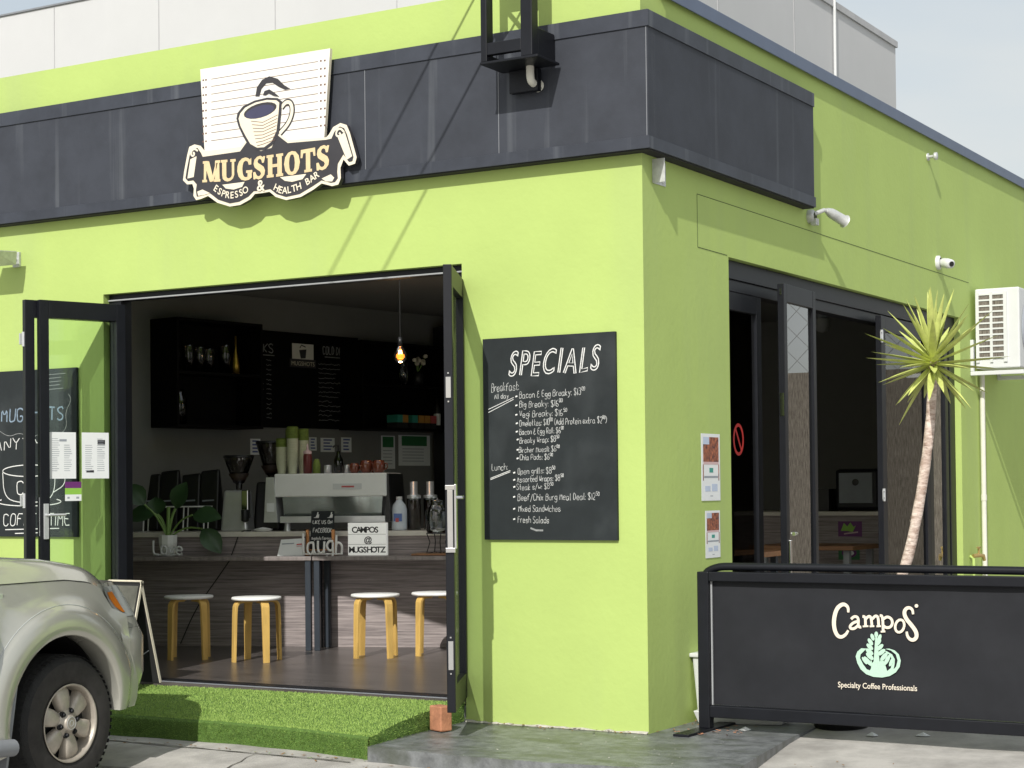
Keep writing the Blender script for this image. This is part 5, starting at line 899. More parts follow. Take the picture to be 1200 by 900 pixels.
# potted plant
t = thing('potted_plant', 'broad leaved plant in a white faceted pot on the bar', 'plant', at(-1.035, -.18, .703))
w = MB(CTR); w.lathe([(0, .704), (.050, .704), (.072, .80), (.074, .864), (.066, .864), (.06, .82), (0, .82)], (-1.035, -.18, 0), 'white_paint', n=10, smooth=False); w.build('pot', t)
LV = [(-1.27, 1.18, .21, 130), (-1.25, 1.02, .23, 185), (-.945, 1.17, .22, 70), (-.70, 1.01, .24, -4), (-.68, .82, .24, -50), (-1.14, 1.09, .14, 100)]
w = MB(CTR); lw = MB(CTR); B0 = Vector((-1.035, -.18, .84))
for i, (x, z, ln, an) in enumerate(LV):
    a = R(an); d = Vector((math.cos(a), -.15+.1*(i % 3), math.sin(a))).normalized(); tip = Vector((x, -.20+.05*(i % 3-1), z)); base = tip-d*ln*.5
    w.tube(smooth_path([tuple(B0), tuple((B0+base)/2+Vector((0, 0, .05))), tuple(base)]), .007 if i not in (2, 5) else .011, 'plant_stem', n=7)
    up = Vector((0, -0.8, .6)); sd_ = d.cross(up).normalized(); nn = sd_.cross(d); rows = []
    for s_, wd in ((0, .004), (.15, .05), (.35, .078), (.55, .080), (.75, .058), (.9, .028), (1, .002)):
        q = base+d*ln*s_+nn*(-.06*(s_-.4)**2); rows.append([q-sd_*wd+nn*wd*.25, q-sd_*wd*.5+nn*wd*.06, q, q+sd_*wd*.5+nn*wd*.06, q+sd_*wd+nn*wd*.25])
    lw.grid(rows, 'plant_leaf')
w.tube([tuple(B0), (-1.03, -.18, 1.08)], .014, 'plant_stem'); w.build('stem', t); lw.build('leaves', t)
# bags and rack at the left end
for i, x in enumerate((-1.46, -1.30, -1.12, -.96)):
    t = thing('coffee_bag', ('leftmost black coffee bag, in the dark corner', 'black coffee bag second from the dark corner', 'black coffee bag third from the dark corner', 'rightmost black coffee bag nearest the silver grinder')[i], 'bag', at(x, .6, .881), 'black coffee bags behind the plant')
    w = MB(CTR); hh = 1.33+.03*(i % 2); w.hexa([(x-.085, .50, .882), (x+.085, .50, .882), (x+.085, .72, .882), (x-.085, .72, .882), (x-.08, .58, hh), (x+.08, .57, hh+.015), (x+.08, .60, hh+.015), (x-.08, .61, hh)], 'black_plastic'); w.build('bag_body', t, bevel=.02)
    w = MB(CTR); w.ribbon([(x-.05, 1.12), (x+.05, 1.125)], .012, -.525, 'ink_grey'); w.M = CTR @ Matrix.Translation((0, .515, 0)); w.build('bag_print', t)
w = MB(CTR)
w.box((-1.41, .22, 1.072), (-.865, .36, 1.082), 'white_paint')
for x in (-1.39, -1.06, -.89): w.tube([(x, .24, 1.072), (x-.01, .24, .882)], .006, 'white_paint'); w.tube([(x, .34, 1.072), (x-.01, .34, .882)], .006, 'white_paint')
tag(w.build('wire_rack'), 'low white wire rack behind the plant on the counter', 'rack')
w = MB(CTR); w.box((-.37, -.015, .8825), (-.20, .10, .90), 'steel') if False else w.lathe([(0, .881), (.06, .882), (.075, .90), (0, .915)], (-.36, .08, 0), 'white_plastic', n=18); tag(w.build('folded_cloth'), 'small folded white cloth by the coffee machine foot', 'cloth')
w = MB(CTR); w.tube(smooth_path([(-.515, .25, .883), (-.515, -.012, .889), (-.555, -.014, .78), (-.585, -.018, .70)]), .004, 'black_matt', n=6); w.tube(smooth_path([(-.60, -.006, .665), (-.72, -.006, .50), (-.88, -.006, .29), (-1.0, -.02, .02)]), .004, 'black_matt', n=6); tag(w.build('power_cord'), 'thin black power cord hanging down the counter front', 'cord')
# ------------------------------------------------------------------ back wall
def cabinet(name, label, x0, x1, z0, z1, dep, zs, vx=None):
    t = thing(name, label, 'cabinet', WALL @ Vector(((x0+x1)/2, -dep/2, z0)))
    w = MB(WALL); th = .022
    w.box((x0, -dep, z0), (x0+th, -.001, z1), 'dark_cabinet'); w.box((x1-th, -dep, z0), (x1, -.001, z1), 'dark_cabinet'); w.box((x0+th, -dep, z1-th), (x1-th, -.001, z1), 'dark_cabinet'); w.box((x0+th, -dep, z0), (x1-th, -.001, z0+th), 'dark_cabinet'); w.box((x0+th, -.02, z0+th), (x1-th, -.001, z1-th), 'dark_cabinet')
    w.build('carcass', t, bevel=.002)
    w = MB(WALL); w.box((x0+th, -dep+.01, zs-.011), (x1-th, -.021, zs+.011), 'dark_cabinet'); w.build('shelf', t); return t
cabinet('open_cabinet', 'black open wall cabinet with glassware, left on the back wall', -1.25, -.31, 1.717, 2.60, .33, 2.16)
cabinet('open_cabinet', 'black open wall cabinet with flower jars and tea boxes, right on the back wall', .94, 2.15, 1.739, 2.545, .30, 2.148)
for i, (x, h_, r_) in enumerate(((-1.17, .20, .05), (-1.02, .22, .055), (-.90, .21, .05), (-.80, .20, .05), (-.62, .24, .06))):
    w = MB(WALL); z = 2.172; w.lathe([(0, z), (r_*.8, z), (r_, z+h_*.8), (r_*.9, z+h_)], (x, -.2, 0), 'smoke_glass', n=18); tag(w.build('glass_jug'), ('leftmost glass jug on the upper shelf of the left cabinet', 'second glass jug from the left on the upper cabinet shelf', 'third glass jug from the left on the upper cabinet shelf', 'fourth glass jug from the left on the upper cabinet shelf', 'tallest glass jug beside the gold bottle')[i], 'jug', 'glass jugs in the left cabinet')
w = MB(WALL); z = 2.172; w.lathe([(0, z), (.030, z), (.030, z+.09), (.010, z+.20), (.009, z+.32), (0, z+.32)], (-.555, -.26, 0), 'tin_gold', n=16); tag(w.build('gold_bottle'), 'slim gold bottle on the upper shelf of the left cabinet', 'bottle')
w = MB(WALL); z = 1.74; w.lathe([(0, z), (.06, z), (.065, z+.2), (.04, z+.26), (.04, z+.29), (0, z+.29)], (-1.12, -.2, 0), 'smoke_glass', n=18); tag(w.build('storage_jar'), 'dark storage jar on the bottom shelf of the left cabinet', 'jar')
bd = MB(WALL); bd.rect(-.305, 1.747, 1.18, 2.59, .001, .02, 'dark_cabinet'); mb_ = tag(bd.build('drinks_board'), 'large black drinks menu board on the back wall between the cabinets', 'menu board')
w = MB(WALL); w.chalk('DRINKS', -.24, 2.40, 'chalk_faint', .0225, .075, w=.34, lw=.010); w.ribbon([(-.26, 2.375), (.12, 2.375)], .008, .0225, 'chalk_faint'); w.chalk('COLD DRINKS', .72, 2.42, 'chalk_faint', .0225, .07, w=.36, lw=.010); w.ribbon([(.74, 2.395), (1.06, 2.395)], .008, .0225, 'chalk_faint')
for i in range(13):
    z = 2.33-i*.042
    for x0, x1 in ((-.24, random.uniform(-.10, .0)), (.02, .09), (.66, random.uniform(.82, 1.0)), (1.07, 1.12)):
        x = x0; pts = []
        while x < x1: pts.append((x, z+random.uniform(-.008, .008))); x += .012
        if len(pts) > 2: w.ribbon(pts, .005, .0225, 'chalk_faint')
w.rect(.335, 2.36, .60, 2.497, .0215, .002, 'board_white'); w.rect(.305, 2.285, .63, 2.36, .0215, .002, 'logo_dark'); w.text('MUGSHOTS', .325, 2.302, 'cream', .0245, w=.285, h=.04)
w.poly([(.42, 2.44), (.51, 2.45), (.50, 2.37), (.44, 2.365)], .0238, .0005, 'logo_dark'); w.ribbon([(.43, 2.46), (.45, 2.485), (.50, 2.47)], .01, .0238, 'logo_dark'); w.build('chalk_writing', mb_)
NT = [(-.156, 1.508, -.037, 1.646, 'lavender notice sheet at the left, just behind the grinder hopper'), (.556, 1.55, .65, 1.67, 'notice sheet just right of the paper cup stacks'), (.70, 1.54, .88, 1.667, 'notice sheet above the syrup bottle'), (.965, 1.54, 1.10, 1.675, 'rightmost notice sheet above the mugs')]
def note_draw(p, x, z, w_, h_, o):
    for i in range(4): p.ribbon([(x+w_*.2, z+h_*(.85-.22*i)), (x+w_*random.uniform(.65, .85), z+h_*(.85-.22*i))], h_*.10, o, 'ink_blue')
for a in NT: papers('wall_notice', a[4], WALL, a[0], a[1], a[2], a[3], .002, note_draw, 'notices on the back wall', 'notice')
def chart_draw(p, x, z, w_, h_, o):
    p.rect(x+w_*.1, z+h_*.65, x+w_*.9, z+h_*.97, o, .0004, 'label_green'); [p.ribbon([(x+w_*.12, z+h_*(.55-.1*i)), (x+w_*.8, z+h_*(.55-.1*i))], .006, o, 'ink_grey') for i in range(5)]
papers('wall_chart', 'narrow wall chart with a dark green block left under the right cabinet', WALL, 1.50, 1.39, 1.69, 1.70, .002, chart_draw, cat='wall chart'); papers('wall_chart', 'wide wall chart with a dark green block right under the right cabinet', WALL, 1.74, 1.42, 2.19, 1.71, .002, chart_draw, cat='wall chart')
for i, (x, mtl) in enumerate(((1.47, 'label_teal'), (1.545, 'label_orange'), (1.68, 'label_teal'), (1.77, 'label_orange'), (1.855, 'label_orange'), (1.945, 'label_red'))):
    t = thing('tea_box', ('teal topped tea box at the left end of the cabinet row', 'orange topped tea box next to the left teal one', 'teal topped tea box in the middle of the cabinet row', 'orange topped tea box right of the middle teal one', 'orange topped tea box before the red one', 'red topped tea box at the right end of the cabinet row')[i], 'tea box', WALL @ Vector((x, -.2, 1.762)), 'tea boxes in the right cabinet')
    w = MB(WALL); w.box((x-.038, -.27, 1.762), (x+.038, -.14, 1.815), 'black_matt'); w.build('box', t); w = MB(WALL); w.box((x-.038, -.271, 1.8155), (x+.038, -.14, 1.885), mtl); w.build('top', t)
w = MB(WALL); w.lathe([(0, 2.16), (.055, 2.16), (.06, 2.30), (.04, 2.34), (.04, 2.37)], (1.60, -.2, 0), 'jar_glass', n=18)
tag(w.build('glass_vase'), 'glass vase in the right cabinet behind the lamp', 'vase')
t = thing('flower_vase', 'dark vase with pale dried flowers in the right cabinet', 'vase', WALL @ Vector((1.80, -.2, 2.16))); w = MB(WALL); w.lathe([(0, 2.16), (.05, 2.16), (.055, 2.27), (.035, 2.30)], (1.80, -.2, 0), 'black_plastic', n=18); w.build('vase_body', t)
w = MB(WALL)
for i in range(7):
    p = Vector((1.80+random.uniform(-.12, .12), -.2+random.uniform(-.06, .04), 2.40+random.uniform(-.03, .06))); w.tube([(1.80, -.2, 2.29), tuple(p)], .003, 'plant_stem', n=5); w.lathe([(0, -.02), (.02, -.012), (.024, .006), (.012, .02), (0, .022)], tuple(p), 'cream', n=8)
w.build('flowers', t)
t = thing('fridge', 'tall black fridge column at the right side of the bar', 'fridge', WALL @ Vector((2.05, -.3, 0)))
w = MB(WALL); w.box((1.72, -.58, 0), (2.45, -.05, 1.35), 'black_plastic') if False else w.box((2.20, -.62, 0.02), (2.85, -.04, 2.75), 'black_plastic'); w.build('body', t, bevel=.01); w = MB(WALL); w.tube([(2.28, -.65, 1.1), (2.28, -.65, 1.7)], .012, 'black_aluminium'); w.build('handle', t)
w = MB(WALL); w.lathe([(0, 1.762), (.032, 1.762), (.032, 1.95), (.012, 2.0), (.012, 2.06), (0, 2.06)], (2.05, -.22, 0), 'black_plastic', n=16); w.lathe([(.033, 1.80), (.033, 1.91)], (2.05, -.22, 0), 'paper', n=16); tag(w.build('wine_bottle'), 'dark bottle with a white label at the end of the right cabinet', 'bottle')
# pendant lamps
def pendant(name, label, p, zc, rb=.055):
    t = thing(name, label, 'lamp', (p[0], p[1], p[2]))
    w = MB(); w.tube([(p[0], p[1], p[2]+.13), (p[0], p[1], zc)], .003, 'black_matt', n=6); w.build('cord', t)
    w = MB(); w.lathe([(0, zc), (.045, zc), (.05, zc-.025), (0, zc-.026)], (p[0], p[1], 0), 'black_plastic', n=16); w.build('ceiling_rose', t)
    w = MB(); w.lathe([(.0, p[2]+.14), (.02, p[2]+.14), (.02, p[2]+.07), (0, p[2]+.07)], (p[0], p[1], 0), 'black_plastic', n=14); w.build('socket', t)
    w = MB(); w.lathe([(.018, p[2]+.07), (.03, p[2]+.05), (rb, p[2]+.0), (rb*.92, p[2]-.03), (rb*.5, p[2]-.055), (0, p[2]-.06)], (p[0], p[1], 0), 'bulb_glow' if False else 'bulb_glass', n=20); bb = w.build('bulb', t)
    w = MB()
    for k in range(5):
        a = k*1.2566; w.tube([(p[0]+.008*math.cos(a), p[1]+.008*math.sin(a), p[2]+.04), (p[0]+.020*math.cos(a), p[1]+.020*math.sin(a), p[2]-.025)], .0035, 'filament', n=6)
    w.build('filament', bb)
    w = MB(); w.lathe([(0, p[2]+.012), (.030, p[2]+.008), (.034, p[2]-.01), (.020, p[2]-.03), (0, p[2]-.032)], (p[0], p[1], 0), 'bulb_glow', n=16); w.build('glow', bb)
    ld = bpy.data.lights.new(name+'_light', 'POINT'); ld.energy = 1.5; ld.color = (1, .55, .2); ld.shadow_soft_size = .04; lo = bpy.data.objects.new(name+'_light', ld); col.objects.link(lo); lo.parent = t; lo.location = (0, 0, -.11)
lp = at(.715, .2, 0); pendant('pendant_lamp', 'glowing amber filament pendant lamp over the counter', (lp.x, lp.y, 2.23), 2.873)
w = MB(); rr = []
for k in range(8): pass
if False: pendant('pendant_lamp', 'small amber pendant lamp seen through the side door glass', (-.661, 3.4, 1.95), 2.873, .045)
# ------------------------------------------------------------------ inside the side opening
t = thing('service_counter', 'dark service counter with a pale edge inside the side opening', 'counter', (-1.6, 7.0, 0))
w = MB(); w.box((-2.6, 6.6, 0), (-.3, 7.3, .92), 'laminate'); w.build('front_panel', t); w = MB(); w.box((-2.62, 6.57, .921), (-.28, 7.3, .958), 'stone_top'); w.build('counter_top', t, bevel=.003)
t = thing('microwave', 'dark sandwich press oven with a rounded window on the service counter', 'oven', (-1.22, 6.85, .96))
w = MB(); w.box((-1.43, 6.72, .965), (-1.02, 7.1, 1.335), 'black_aluminium'); w.build('casing', t, bevel=.03); w = MB(); w.box((-1.39, 6.712, 1.03), (-1.08, 6.719, 1.30), 'ink_grey'); w.lathe([(0, 0), (.03, -.002), (.03, .01)], (-1.235, 6.705, 1.217), 'black_plastic', n=16, axis='y'); w.build('door', t, bevel=.003)
w = MB(); w.box((-1.75, 6.75, .96), (-1.50, 7.0, 1.16), 'black_plastic'); w.box((-1.73, 6.745, 1.0), (-1.60, 6.749, 1.12), 'ink_grey'); tag(w.build('card_terminal', bevel=.01), 'small dark box appliance left of the sandwich press', 'appliance')
p = MB(); p.rect(-1.36, .735, -1.14, .87, -6.598, .002, 'label_purple'); p.poly([(x-.275, z-.015) for x, z in ((-1.06, .80), (-1.03, .87), (-1.0, .84), (-.97, .875), (-.94, .835), (-.92, .85), (-.95, .79), (-1.0, .80))], -6.5955, .001, 'label_lime'); p.ribbon([(-1.305, .76), (-1.175, .775)], .012, -6.594, 'photo_pink'); tag(p.build('fruit_poster'), 'purple poster with lime green leaves on the service counter front', 'poster')
p = MB(); p.rect(-1.36, .53, -1.165, .65, -6.598, .002, 'label_green'); p.poly(arcpts(-1.26, .59, .07, .042, 0, 350, 16), -6.5955, .001, 'label_purple'); p.poly(arcpts(-1.26, .59, .045, .025, 0, 350, 16), -6.594, .001, 'paper'); tag(p.build('fruit_poster'), 'green poster with a purple fruit bowl on the service counter front, under the table edge', 'poster')
t = thing('side_table', 'wooden topped table inside the side opening', 'table', (-1.0, 5.6, 0))
w = MB(); w.box((-1.6, 5.2, .665), (-.72, 5.9, .70), 'wood_warm'); w.build('table_top', t, bevel=.004)
for x, y in ((-.80, 5.28), (-.80, 5.82), (-1.52, 5.28), (-1.52, 5.82)):
    w = MB(); w.box((x-.025, y-.025, 0), (x+.025, y+.025, .664), 'seal_grey'); w.build('leg', t)
t = thing('bar_ledge', 'long timber window bar just inside the side door glass', 'table', (-.55, 2.0, 0))
w = MB(); w.box((-.85, 1.4, .72), (-.35, 2.9, .755), 'wood_warm'); w.build('table_top', t, bevel=.004)
for x, y in ((-.42, 1.5), (-.78, 1.5), (-.42, 2.8), (-.78, 2.8)):
    w = MB(); w.box((x-.02, y-.02, 0), (x+.02, y+.02, .719), 'blue_steel'); w.build('leg', t)
w = MB(); rows = []
w.add([(-.62, 1.55, .757), (-.46, 1.55, .757), (-.46, 1.75, .757), (-.62, 1.75, .757), (-.56, 1.62, .82), (-.52, 1.66, .80), (-.58, 1.70, .83)], [(0, 1, 4), (1, 5, 4), (1, 2, 5), (2, 6, 5), (2, 3, 6), (3, 0, 4, 6), (4, 5, 6)], 'paper'); tag(w.build('napkins'), 'crumpled white napkins on the timber window bar', 'napkins')
w = MB(); w.box((-.56, 2.35, .757), (-.46, 2.47, .93), 'white_plastic'); tag(w.build('napkin_box', bevel=.006), 'white napkin box on the timber window bar', 'napkin box')
t = thing('ceiling_camera', 'small dome camera on the ceiling inside the side opening', 'camera', (-1.56, 6.8, 2.75)); w = MB(); w.lathe([(.05, 2.873), (.05, 2.70), (.0, 2.70)], (-1.56, 6.8, 0), 'ink_grey', n=16); w.build('base', t); w = MB(); w.lathe([(.07, 2.70), (.075, 2.65), (.05, 2.59), (0, 2.575)], (-1.56, 6.8, 0), 'seal_grey', n=20); w.build('dome', t)
# ------------------------------------------------------------------ pickup truck (local x = to its right, y = forward, z = up from the ground)
th_ = R(3.5); K = 0.93
fw_ = Vector((-math.sin(th_), math.cos(th_), 0)); rt_ = Vector((math.cos(th_), math.sin(th_), 0)); O = Vector((-2.366, -1.843, -0.326))
CAR = Matrix(((rt_.x*K, fw_.x*K, 0, O.x), (rt_.y*K, fw_.y*K, 0, O.y), (0, 0, K, O.z), (0, 0, 0, 1)))
t = car = thing('pickup_truck', 'silver green pickup truck parked nose in at the left, its front wheel showing', 'pickup truck', O)
def lean(z):                                                # how far the skin falls inward with height
    pts = [(.30, .16), (.42, .10), (.46, .05), (.56, 0), (.80, 0), (.93, .055), (1.05, .12), (1.13, .17)]
    if z <= pts[0][0]: return pts[0][1]
    for a, b in zip(pts[:-1], pts[1:]):
        if z <= b[0]: return a[1]+(b[1]-a[1])*(z-a[0])/(b[0]-a[0])
    return pts[-1][1]
CON = smooth_path([(.03, .20), (.03, .36), (.03, .48), (.022, .56), (.0, .625), (-.05, .69), (-.10, .735), (-.20, .80), (-.40, .88), (-.65, .93), (-.87, .94)], 2)
def shell(z): 
    res = []; d = lean(z)
    for i, p in enumerate(CON):
        a = CON[max(i-1, 0)]; b = CON[min(i+1, len(CON)-1)]; tx, ty = b[0]-a[0], b[1]-a[1]; l_ = math.hypot(tx, ty) or 1
        f = max(0.35, min(1, (p[1]-.2)/.3)); res.append((p[0]-ty/l_*d*f, p[1]+tx/l_*d*f*1.0))
    return res
def side_v(z): return .03-lean(z)*.42
def mirror_add(mb, rows, m):
    mb.grid(rows, m); mb.grid([[(-1.74-p[0], p[1], p[2]) for p in r_][::-1] for r_ in rows], m)
# fender with its flared arch, in rings around the wheel
AC, AZ = -.075, .395
ZS = [(-2, 1.155), (.0, 1.155), (.18, 1.135), (.28, 1.112), (.305, 1.06), (.35, .985), (.455, .938), (.6, .935), (2, .935)]
def lerp(T, u):
    for a, b in zip(T[:-1], T[1:]):
        if u <= b[0]: return a[1]+(b[1]-a[1])*(u-a[0])/(b[0]-a[0])
    return T[-1][1]
def zs(u): return lerp(ZS, u)
def hs(u): return lerp([(-2, 1.155), (.0, 1.155), (.18, 1.135), (.30, 1.112), (.5, 1.085), (.8, 1.02), (2, 1.0)], u)
ANG = [1+ (193)*i/44 for i in range(45)]
def ringpt(r_, a, vx):
    ca, sa = math.cos(R(a)), math.sin(R(a)); return (vx, AC+r_*ca*.98, AZ+r_*sa)
rings = []
for rr_, vv in ((.470, -.10), (.462, .035), (.472, .060), (.52, .066), (.58, .058), (.618, .040), (.632, .018)):
    row = []
    for a in ANG:
        f = 1.0; r2 = rr_
        if a < 25: r2 = .46+(rr_-.46)*max(.35, a/25*.65+.35)
        v2 = vv
        if a < 40 and vv > .03: v2 = .03+(vv-.03)*max(.0, a/40)
        row.append(ringpt(r2, a, v2))
    rings.append(row)
outer = []
for i, a in enumerate(ANG):
    ca, sa = math.cos(R(a)), math.sin(R(a)); lim = 9
    if ca > .01: lim = min(lim, (.47-AC)/ca) if a < 62 else min(lim, (.62-AC)/ca)
    if ca < -.01: lim = min(lim, (-.62-AC)/ca)
    r_ = .633
    while r_ < lim and AZ+r_*sa < zs(AC+r_*ca): r_ += .004
    r_ = max(r_, .637); u = AC+r_*ca; z = AZ+r_*sa
    if a < 62: r_ = min(r_, max(.637, lim)); u = AC+r_*ca; z = AZ+r_*sa
    outer.append((side_v(z), u, z))
mid = [tuple(rings[-1][i][k]*.5+outer[i][k]*.5 if k else (rings[-1][i][0]*.35+side_v(rings[-1][i][2]*.5+outer[i][2]*.5)*.65) for k in range(3)) for i in range(len(ANG))]
for s_ in (0, 1):
    w = MB(CAR); w.grid([[(p[0] if not s_ else -1.74-p[0], p[1], p[2]) for p in r_] for r_ in rings+[mid, outer]], 'car_paint')                                            # panel line along the flare
    pth = [(p[0]+.002 if not s_ else -1.74-p[0]-.002, p[1], p[2]) for p in rings[-1][8:]]; w.tube(pth, .003, 'clear_lens', n=5, cap=False)
    w.build('fender', car)
w = MB(CAR); rows = [[(v-.02, AC+.468*math.cos(R(a))*.98, AZ+.468*math.sin(R(a))) for a in ANG] for v in (-.09, -.30, -.52)]
w.grid(rows, 'car_black'); w.grid([[(-1.74-p[0], p[1], p[2]) for p in r_] for r_ in rows], 'car_black'); w.box((-1.24, -.60, .25), (-.50, .55, .95), 'car_black'); w.build('wheel_arch_liner', car)
# bumper, lamps and hood
zz = [.425, .45, .50, .60, .70, .80, .86]
w = MB(CAR); full = lambda z, i0=0: [(p[0], p[1], z) for p in shell(z)[i0:]]+[(-1.74-p[0], p[1], z) for p in shell(z)[i0:][::-1]][1:]
bs = []
for z in zz:
    r_ = full(z); bs.append(r_)
n0 = next(i for i, p in enumerate(CON) if p[1] > .385)
w.grid([r_[n0:len(r_)-n0] for r_ in bs], 'car_paint'); w.add([p for p in bs[0][n0:len(bs[0])-n0]], [list(range(len(bs[0])-2*n0))], 'car_black'); bmp = w.build('bumper', car)
n1 = next(i for i, p in enumerate(CON) if p[1] > .43)
w = MB(CAR); up = [.862, .90, .93]; rr2 = [full(z)[n1:len(full(z))-n1] for z in up]; w.grid(rr2, 'car_paint'); w.build('front_panel', car)
def on_shell(z, u, push=0.0):                               # point of the nose contour at forward position u (before leaning)
    sh = shell(z)
    for i in range(len(CON)-1):
        if CON[i][1] <= u <= CON[i+1][1]:
            f = (u-CON[i][1])/((CON[i+1][1]-CON[i][1]) or 1); a, b = sh[i], sh[i+1]; tx, ty = b[0]-a[0], b[1]-a[1]; l_ = math.hypot(tx, ty) or 1
            return (a[0]+(b[0]-a[0])*f+ty/l_*push, a[1]+(b[1]-a[1])*f-tx/l_*push, z)
    return (*sh[-1], z)
w = MB(CAR); rows = []
for z, u0 in ((.925, .455), (.955, .415), (.99, .365), (1.03, .335), (1.07, .315), (1.10, .305)):
    rows.append([on_shell(z, u0+(.86-u0)*(k/14)**1.2, .003) for k in range(15)])
nf = MB(CAR); fr_ = [[on_shell(z, .27+(.93-.27)*k/16, -.012) for k in range(17)] for z in (.90, .95, 1.0, 1.05, 1.09, 1.12)]
nf.grid(fr_, 'car_paint'); nf.grid([[(-1.74-p[0], p[1], p[2]) for p in r_] for r_ in fr_], 'car_paint'); nf.build('nose_panel', car)
w.grid(rows, 'clear_lens'); hl = w.build('headlight', car)
w = MB(CAR); w.grid([[(-1.74-p[0], p[1], p[2]) for p in r_] for r_ in rows], 'clear_lens'); w.build('headlight', car)
w = MB(CAR); rows = []
for z, ua, ub in ((.950, .475, .505), (.985, .405, .485), (1.03, .358, .455), (1.07, .338, .425)):
    rows.append([on_shell(z, ua+(ub-ua)*k/4, .007) for k in range(5)])
w.grid(rows, 'amber_lens'); w.build('turn_signal', hl)
HT = [(-.75, 1.30), (-.3, 1.292), (0, 1.272), (.2, 1.242), (.5, 1.185), (.7, 1.130), (.80, 1.075), (.86, 1.0)]
def hz(u):
    for a, b in zip(HT[:-1], HT[1:]):
        if u <= b[0]: return a[1]+(b[1]-a[1])*(u-a[0])/(b[0]-a[0])
    return HT[-1][1]
w = MB(CAR); rows = []
edge_top = {}
for i in range(25):
    f = i/24; r_ = []
    for j in range(17):
        g_ = (j/16); v = side_v(1.15)-.87*g_**1.25*1.0-.0; v = max(v, -.87)
        sh = shell(1.10); um = .325+.50*min(1, ((.0-v)/.7))**.8 if v < 0 else .325
        u = -.64+(um+.64)*f; k = min(1, (side_v(1.15)-v)/.20)
        base_ = hs(u)
        z = base_+(hz(u)-base_)*(1-(1-k)**2.2); z -= .085*max(0, (f-.80)/.20)**2; z += .012*math.exp(-((v+.50)/.12)**2)*(1-f*.6)
        r_.append((v, u, z))
    rows.append(r_)
w.grid(rows, 'car_paint'); w.grid([[(-1.74-p[0], p[1], p[2]) for p in r_] for r_ in rows], 'car_paint'); hd_ = w.build('hood', car)
w = MB(CAR); w.tube([(r_[0][0]+.001, r_[0][1], r_[0][2]+.002) for r_ in rows], .0028, 'car_black', n=5, cap=False); w.tube([(p[0], p[1]+.001, p[2]) for p in rows[-1]], .0035, 'car_black', n=5, cap=False); w.build('shut_line', hd_)
w = MB(CAR); w.tube([(.036, -.620, .45), (.047, -.620, .62), (.047, -.620, .80), (.012, -.620, 1.0), (-.022, -.620, 1.14)], .004, 'car_black', n=5); w.build('shut_line', car)

w = MB(CAR); w.box((-1.36, .70, .93), (-.38, .86, 1.08), 'car_black'); w.build('grille', car, bevel=.01)
if True:
    w = MB(CAR); w.box((side_v(1.09)-.002, -.535, 1.075), (side_v(1.09)+.012, -.495, 1.112), 'clear_lens'); w.build('side_marker', car, bevel=.004)
# door, cabin and bed behind (mostly outside the picture)
w = MB(CAR)
prof = [(.035, .42), (.045, .60), (.045, .80), (.01, 1.0), (-.02, 1.12), (-.05, 1.20)]
w.grid([[(v, u, z) for v, z in prof] for u in (-.626, -1.15, -1.70)], 'car_paint'); w.grid([[(-1.74-v, u, z) for v, z in prof][::-1] for u in (-.626, -1.15, -1.70)], 'car_paint')
dr_ = w.build('door', car); w = MB(CAR); w.box((.046, -1.62, .92), (.075, -1.46, .95), 'car_paint'); w.build('handle', dr_, bevel=.004)
w = MB(CAR); w.hexa([(-1.66, -2.55, 1.20), (-.08, -2.55, 1.20), (-.08, -.80, 1.22), (-1.66, -.80, 1.22), (-1.50, -2.45, 1.74), (-.24, -2.45, 1.74), (-.26, -1.40, 1.74), (-1.48, -1.40, 1.74)], 'car_paint'); w.box((-1.62, -2.55, .45), (-.12, -.66, 1.199), 'car_black'); w.build('cabin', car, bevel=.05, seg=3)
w = MB(CAR); w.hexa([(-1.55, -1.36, 1.28), (-.19, -1.36, 1.28), (-.19, -.845, 1.28), (-1.55, -.845, 1.28), (-1.46, -1.40, 1.70), (-.28, -1.40, 1.70), (-.28, -1.385, 1.70), (-1.46, -1.385, 1.70)], 'tinted_glass'); w.build('windscreen', car)
w = MB(CAR); w.box((-1.74, -4.1, .55), (0.0, -2.56, 1.18), 'car_paint'); w.build('tray_bed', car, bevel=.03)
w = MB(CAR); w.tube([(.10, -.56, .32), (.10, -.70, .33), (.10, -2.2, .33)], .045, 'mudflap', n=14); w.box((-.1, -1.0, .29), (.08, -.94, .33), 'car_black'); w.build('side_step', car)
w = MB(CAR); w.hexa([(-.02, -.545, .20), (.02, -.51, .20), (.02, -.52, .20), (-.02, -.555, .20), (.005, -.50, .64), (.045, -.455, .66), (.045, -.465, .66), (.005, -.51, .64)], 'mudflap')
w.hexa([(-.20, -.555, .18), (.035, -.535, .18), (.035, -.545, .18), (-.20, -.565, .18), (-.20, -.50, .60), (.035, -.475, .60), (.035, -.485, .60), (-.20, -.51, .60)], 'mudflap'); w.build('mudflap', car)
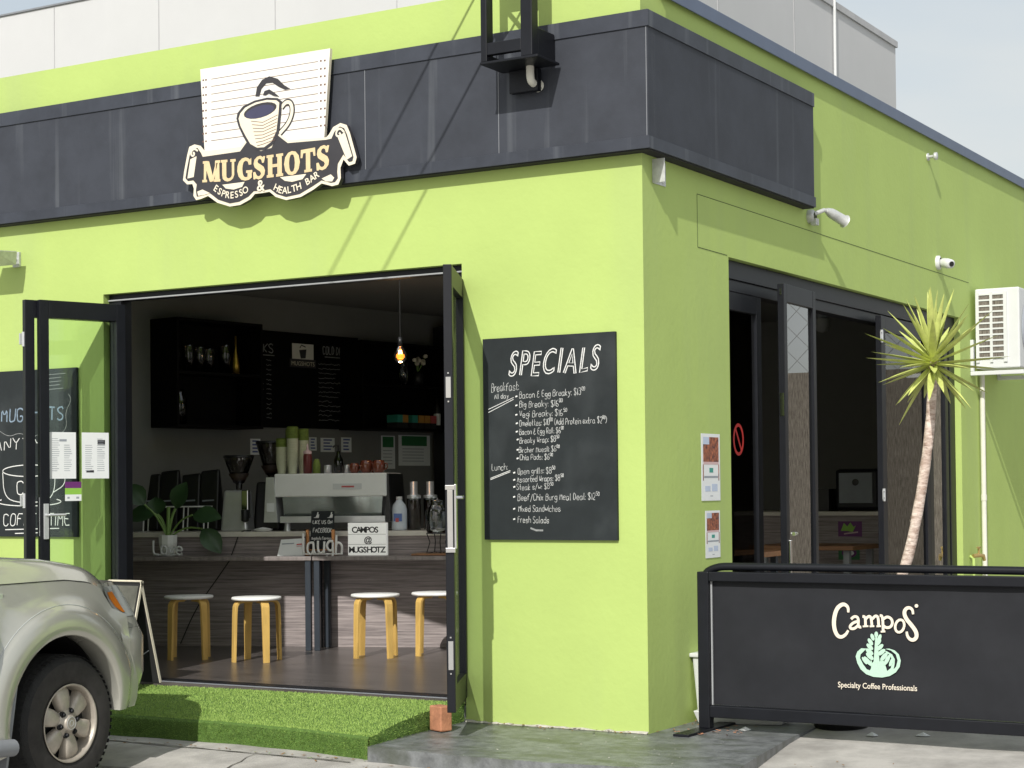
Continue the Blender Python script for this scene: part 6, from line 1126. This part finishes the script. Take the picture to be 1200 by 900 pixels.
# wheels
def wheel(u, right=True):
    RT = .374; cx = 0.0
    M = CAR @ Matrix.Translation((0 if right else -1.74, u, RT)) @ (Matrix.Identity(4) if right else Matrix.Rotation(math.pi, 4, 'Z'))
    w = MB(M); prof = [(.205, -.02), (.222, -.004), (.25, .004), (.30, .006), (.335, -.004), (.356, -.022), (.370, -.045), (.374, -.075), (.374, -.20), (.366, -.235), (.34, -.25), (.22, -.25)]
    w.lathe(prof[:5], (0, 0, 0), 'tyre_dust', n=64, axis='x'); w.lathe(prof[4:], (0, 0, 0), 'rubber', n=64, axis='x')
    for k in range(60):
        a = 2*math.pi*k/60
        for x0, x1, da in ((-.055, -.022, 0), (-.12, -.068, .06), (-.18, -.13, 0), (-.235, -.19, .06)):
            p = []
            for aa in (a+da, a+da+.06):
                for rr_ in ((.372, .3746)):
                    for x in (x0, x1): p.append((x, rr_*math.cos(aa), rr_*math.sin(aa)))
            if x0 == -.055: p = [(q[0], q[1]*(.992 if q[0] > -.03 else 1), q[2]*(.992 if q[0] > -.03 else 1)) for q in p]
            w.add([p[0], p[1], p[5], p[4], p[2], p[3], p[7], p[6]], [(0, 3, 2, 1), (4, 5, 6, 7), (0, 1, 5, 4), (1, 2, 6, 5), (2, 3, 7, 6), (3, 0, 4, 7)], 'rubber')
    whl = w.build('wheel', car)
    w = MB(M); w.lathe([(.207, -.012), (.214, -.004), (.216, .003), (.209, .003), (.202, -.010), (.196, -.06), (.19, -.12), (.0, -.13)], (0, 0, 0), 'alloy', n=64, axis='x'); w.lathe([(.195, -.085), (.02, -.09)], (0, 0, 0), 'car_black', n=48, axis='x')
    w.build('rim', whl)
    w = MB(M)
    for k in range(6):
        a = math.pi/6+k*math.pi/3+.22
        def P(r_, off, x): return (x, r_*math.cos(a)-off*math.sin(a), r_*math.sin(a)+off*math.cos(a))
        st = [(.055, .030, -.022, -.060), (.09, .040, -.016, -.060), (.135, .051, -.014, -.065), (.175, .054, -.020, -.075), (.198, .050, -.034, -.085)]
        rows = [[P(r_, -o_*1.0, xb), P(r_, -o_*.92, xt-.006), P(r_, -o_*.62, xt), P(r_, 0, xt+.002), P(r_, o_*.62, xt), P(r_, o_*.92, xt-.006), P(r_, o_, xb)] for r_, o_, xt, xb in st]
        w.grid(rows, 'alloy')
        w.add([rows[-1][i] for i in range(7)], [list(range(7))], 'alloy')
    w.build('spokes', whl)
    w = MB(M); w.lathe([(.085, -.035), (.075, -.018), (.045, -.010), (.043, .000), (.038, .004), (.030, .006), (.0, .007)], (0, 0, 0), 'alloy', n=32, axis='x')
    w.lathe([(.032, .0065), (.034, .009), (.036, .0065)], (0, 0, 0), 'steel', n=28, axis='x'); w.lathe([(.014, .0072), (.016, .0092), (.018, .0072)], (0, 0, 0), 'steel', n=20, axis='x'); w.build('hub_cap', whl)
    for k in range(6):
        a = k*math.pi/3+.22; w = MB(M); w.lathe([(.012, -.030), (.012, -.004), (.009, .0), (0, .0)], (0, .067*math.cos(a), .067*math.sin(a)), 'black_aluminium', n=6, axis='x', smooth=False); w.lathe([(.0175, -.028), (.0175, -.014), (.013, -.013)], (0, .067*math.cos(a), .067*math.sin(a)), 'car_black', n=14, axis='x'); w.build('wheel_nut', whl)
wheel(0, True); wheel(0, False); wheel(-3.08, True); wheel(-3.08, False)
for l_ in bpy.data.objects:
    if l_.type == 'MESH' and l_.data.name.startswith('lettering'): pass
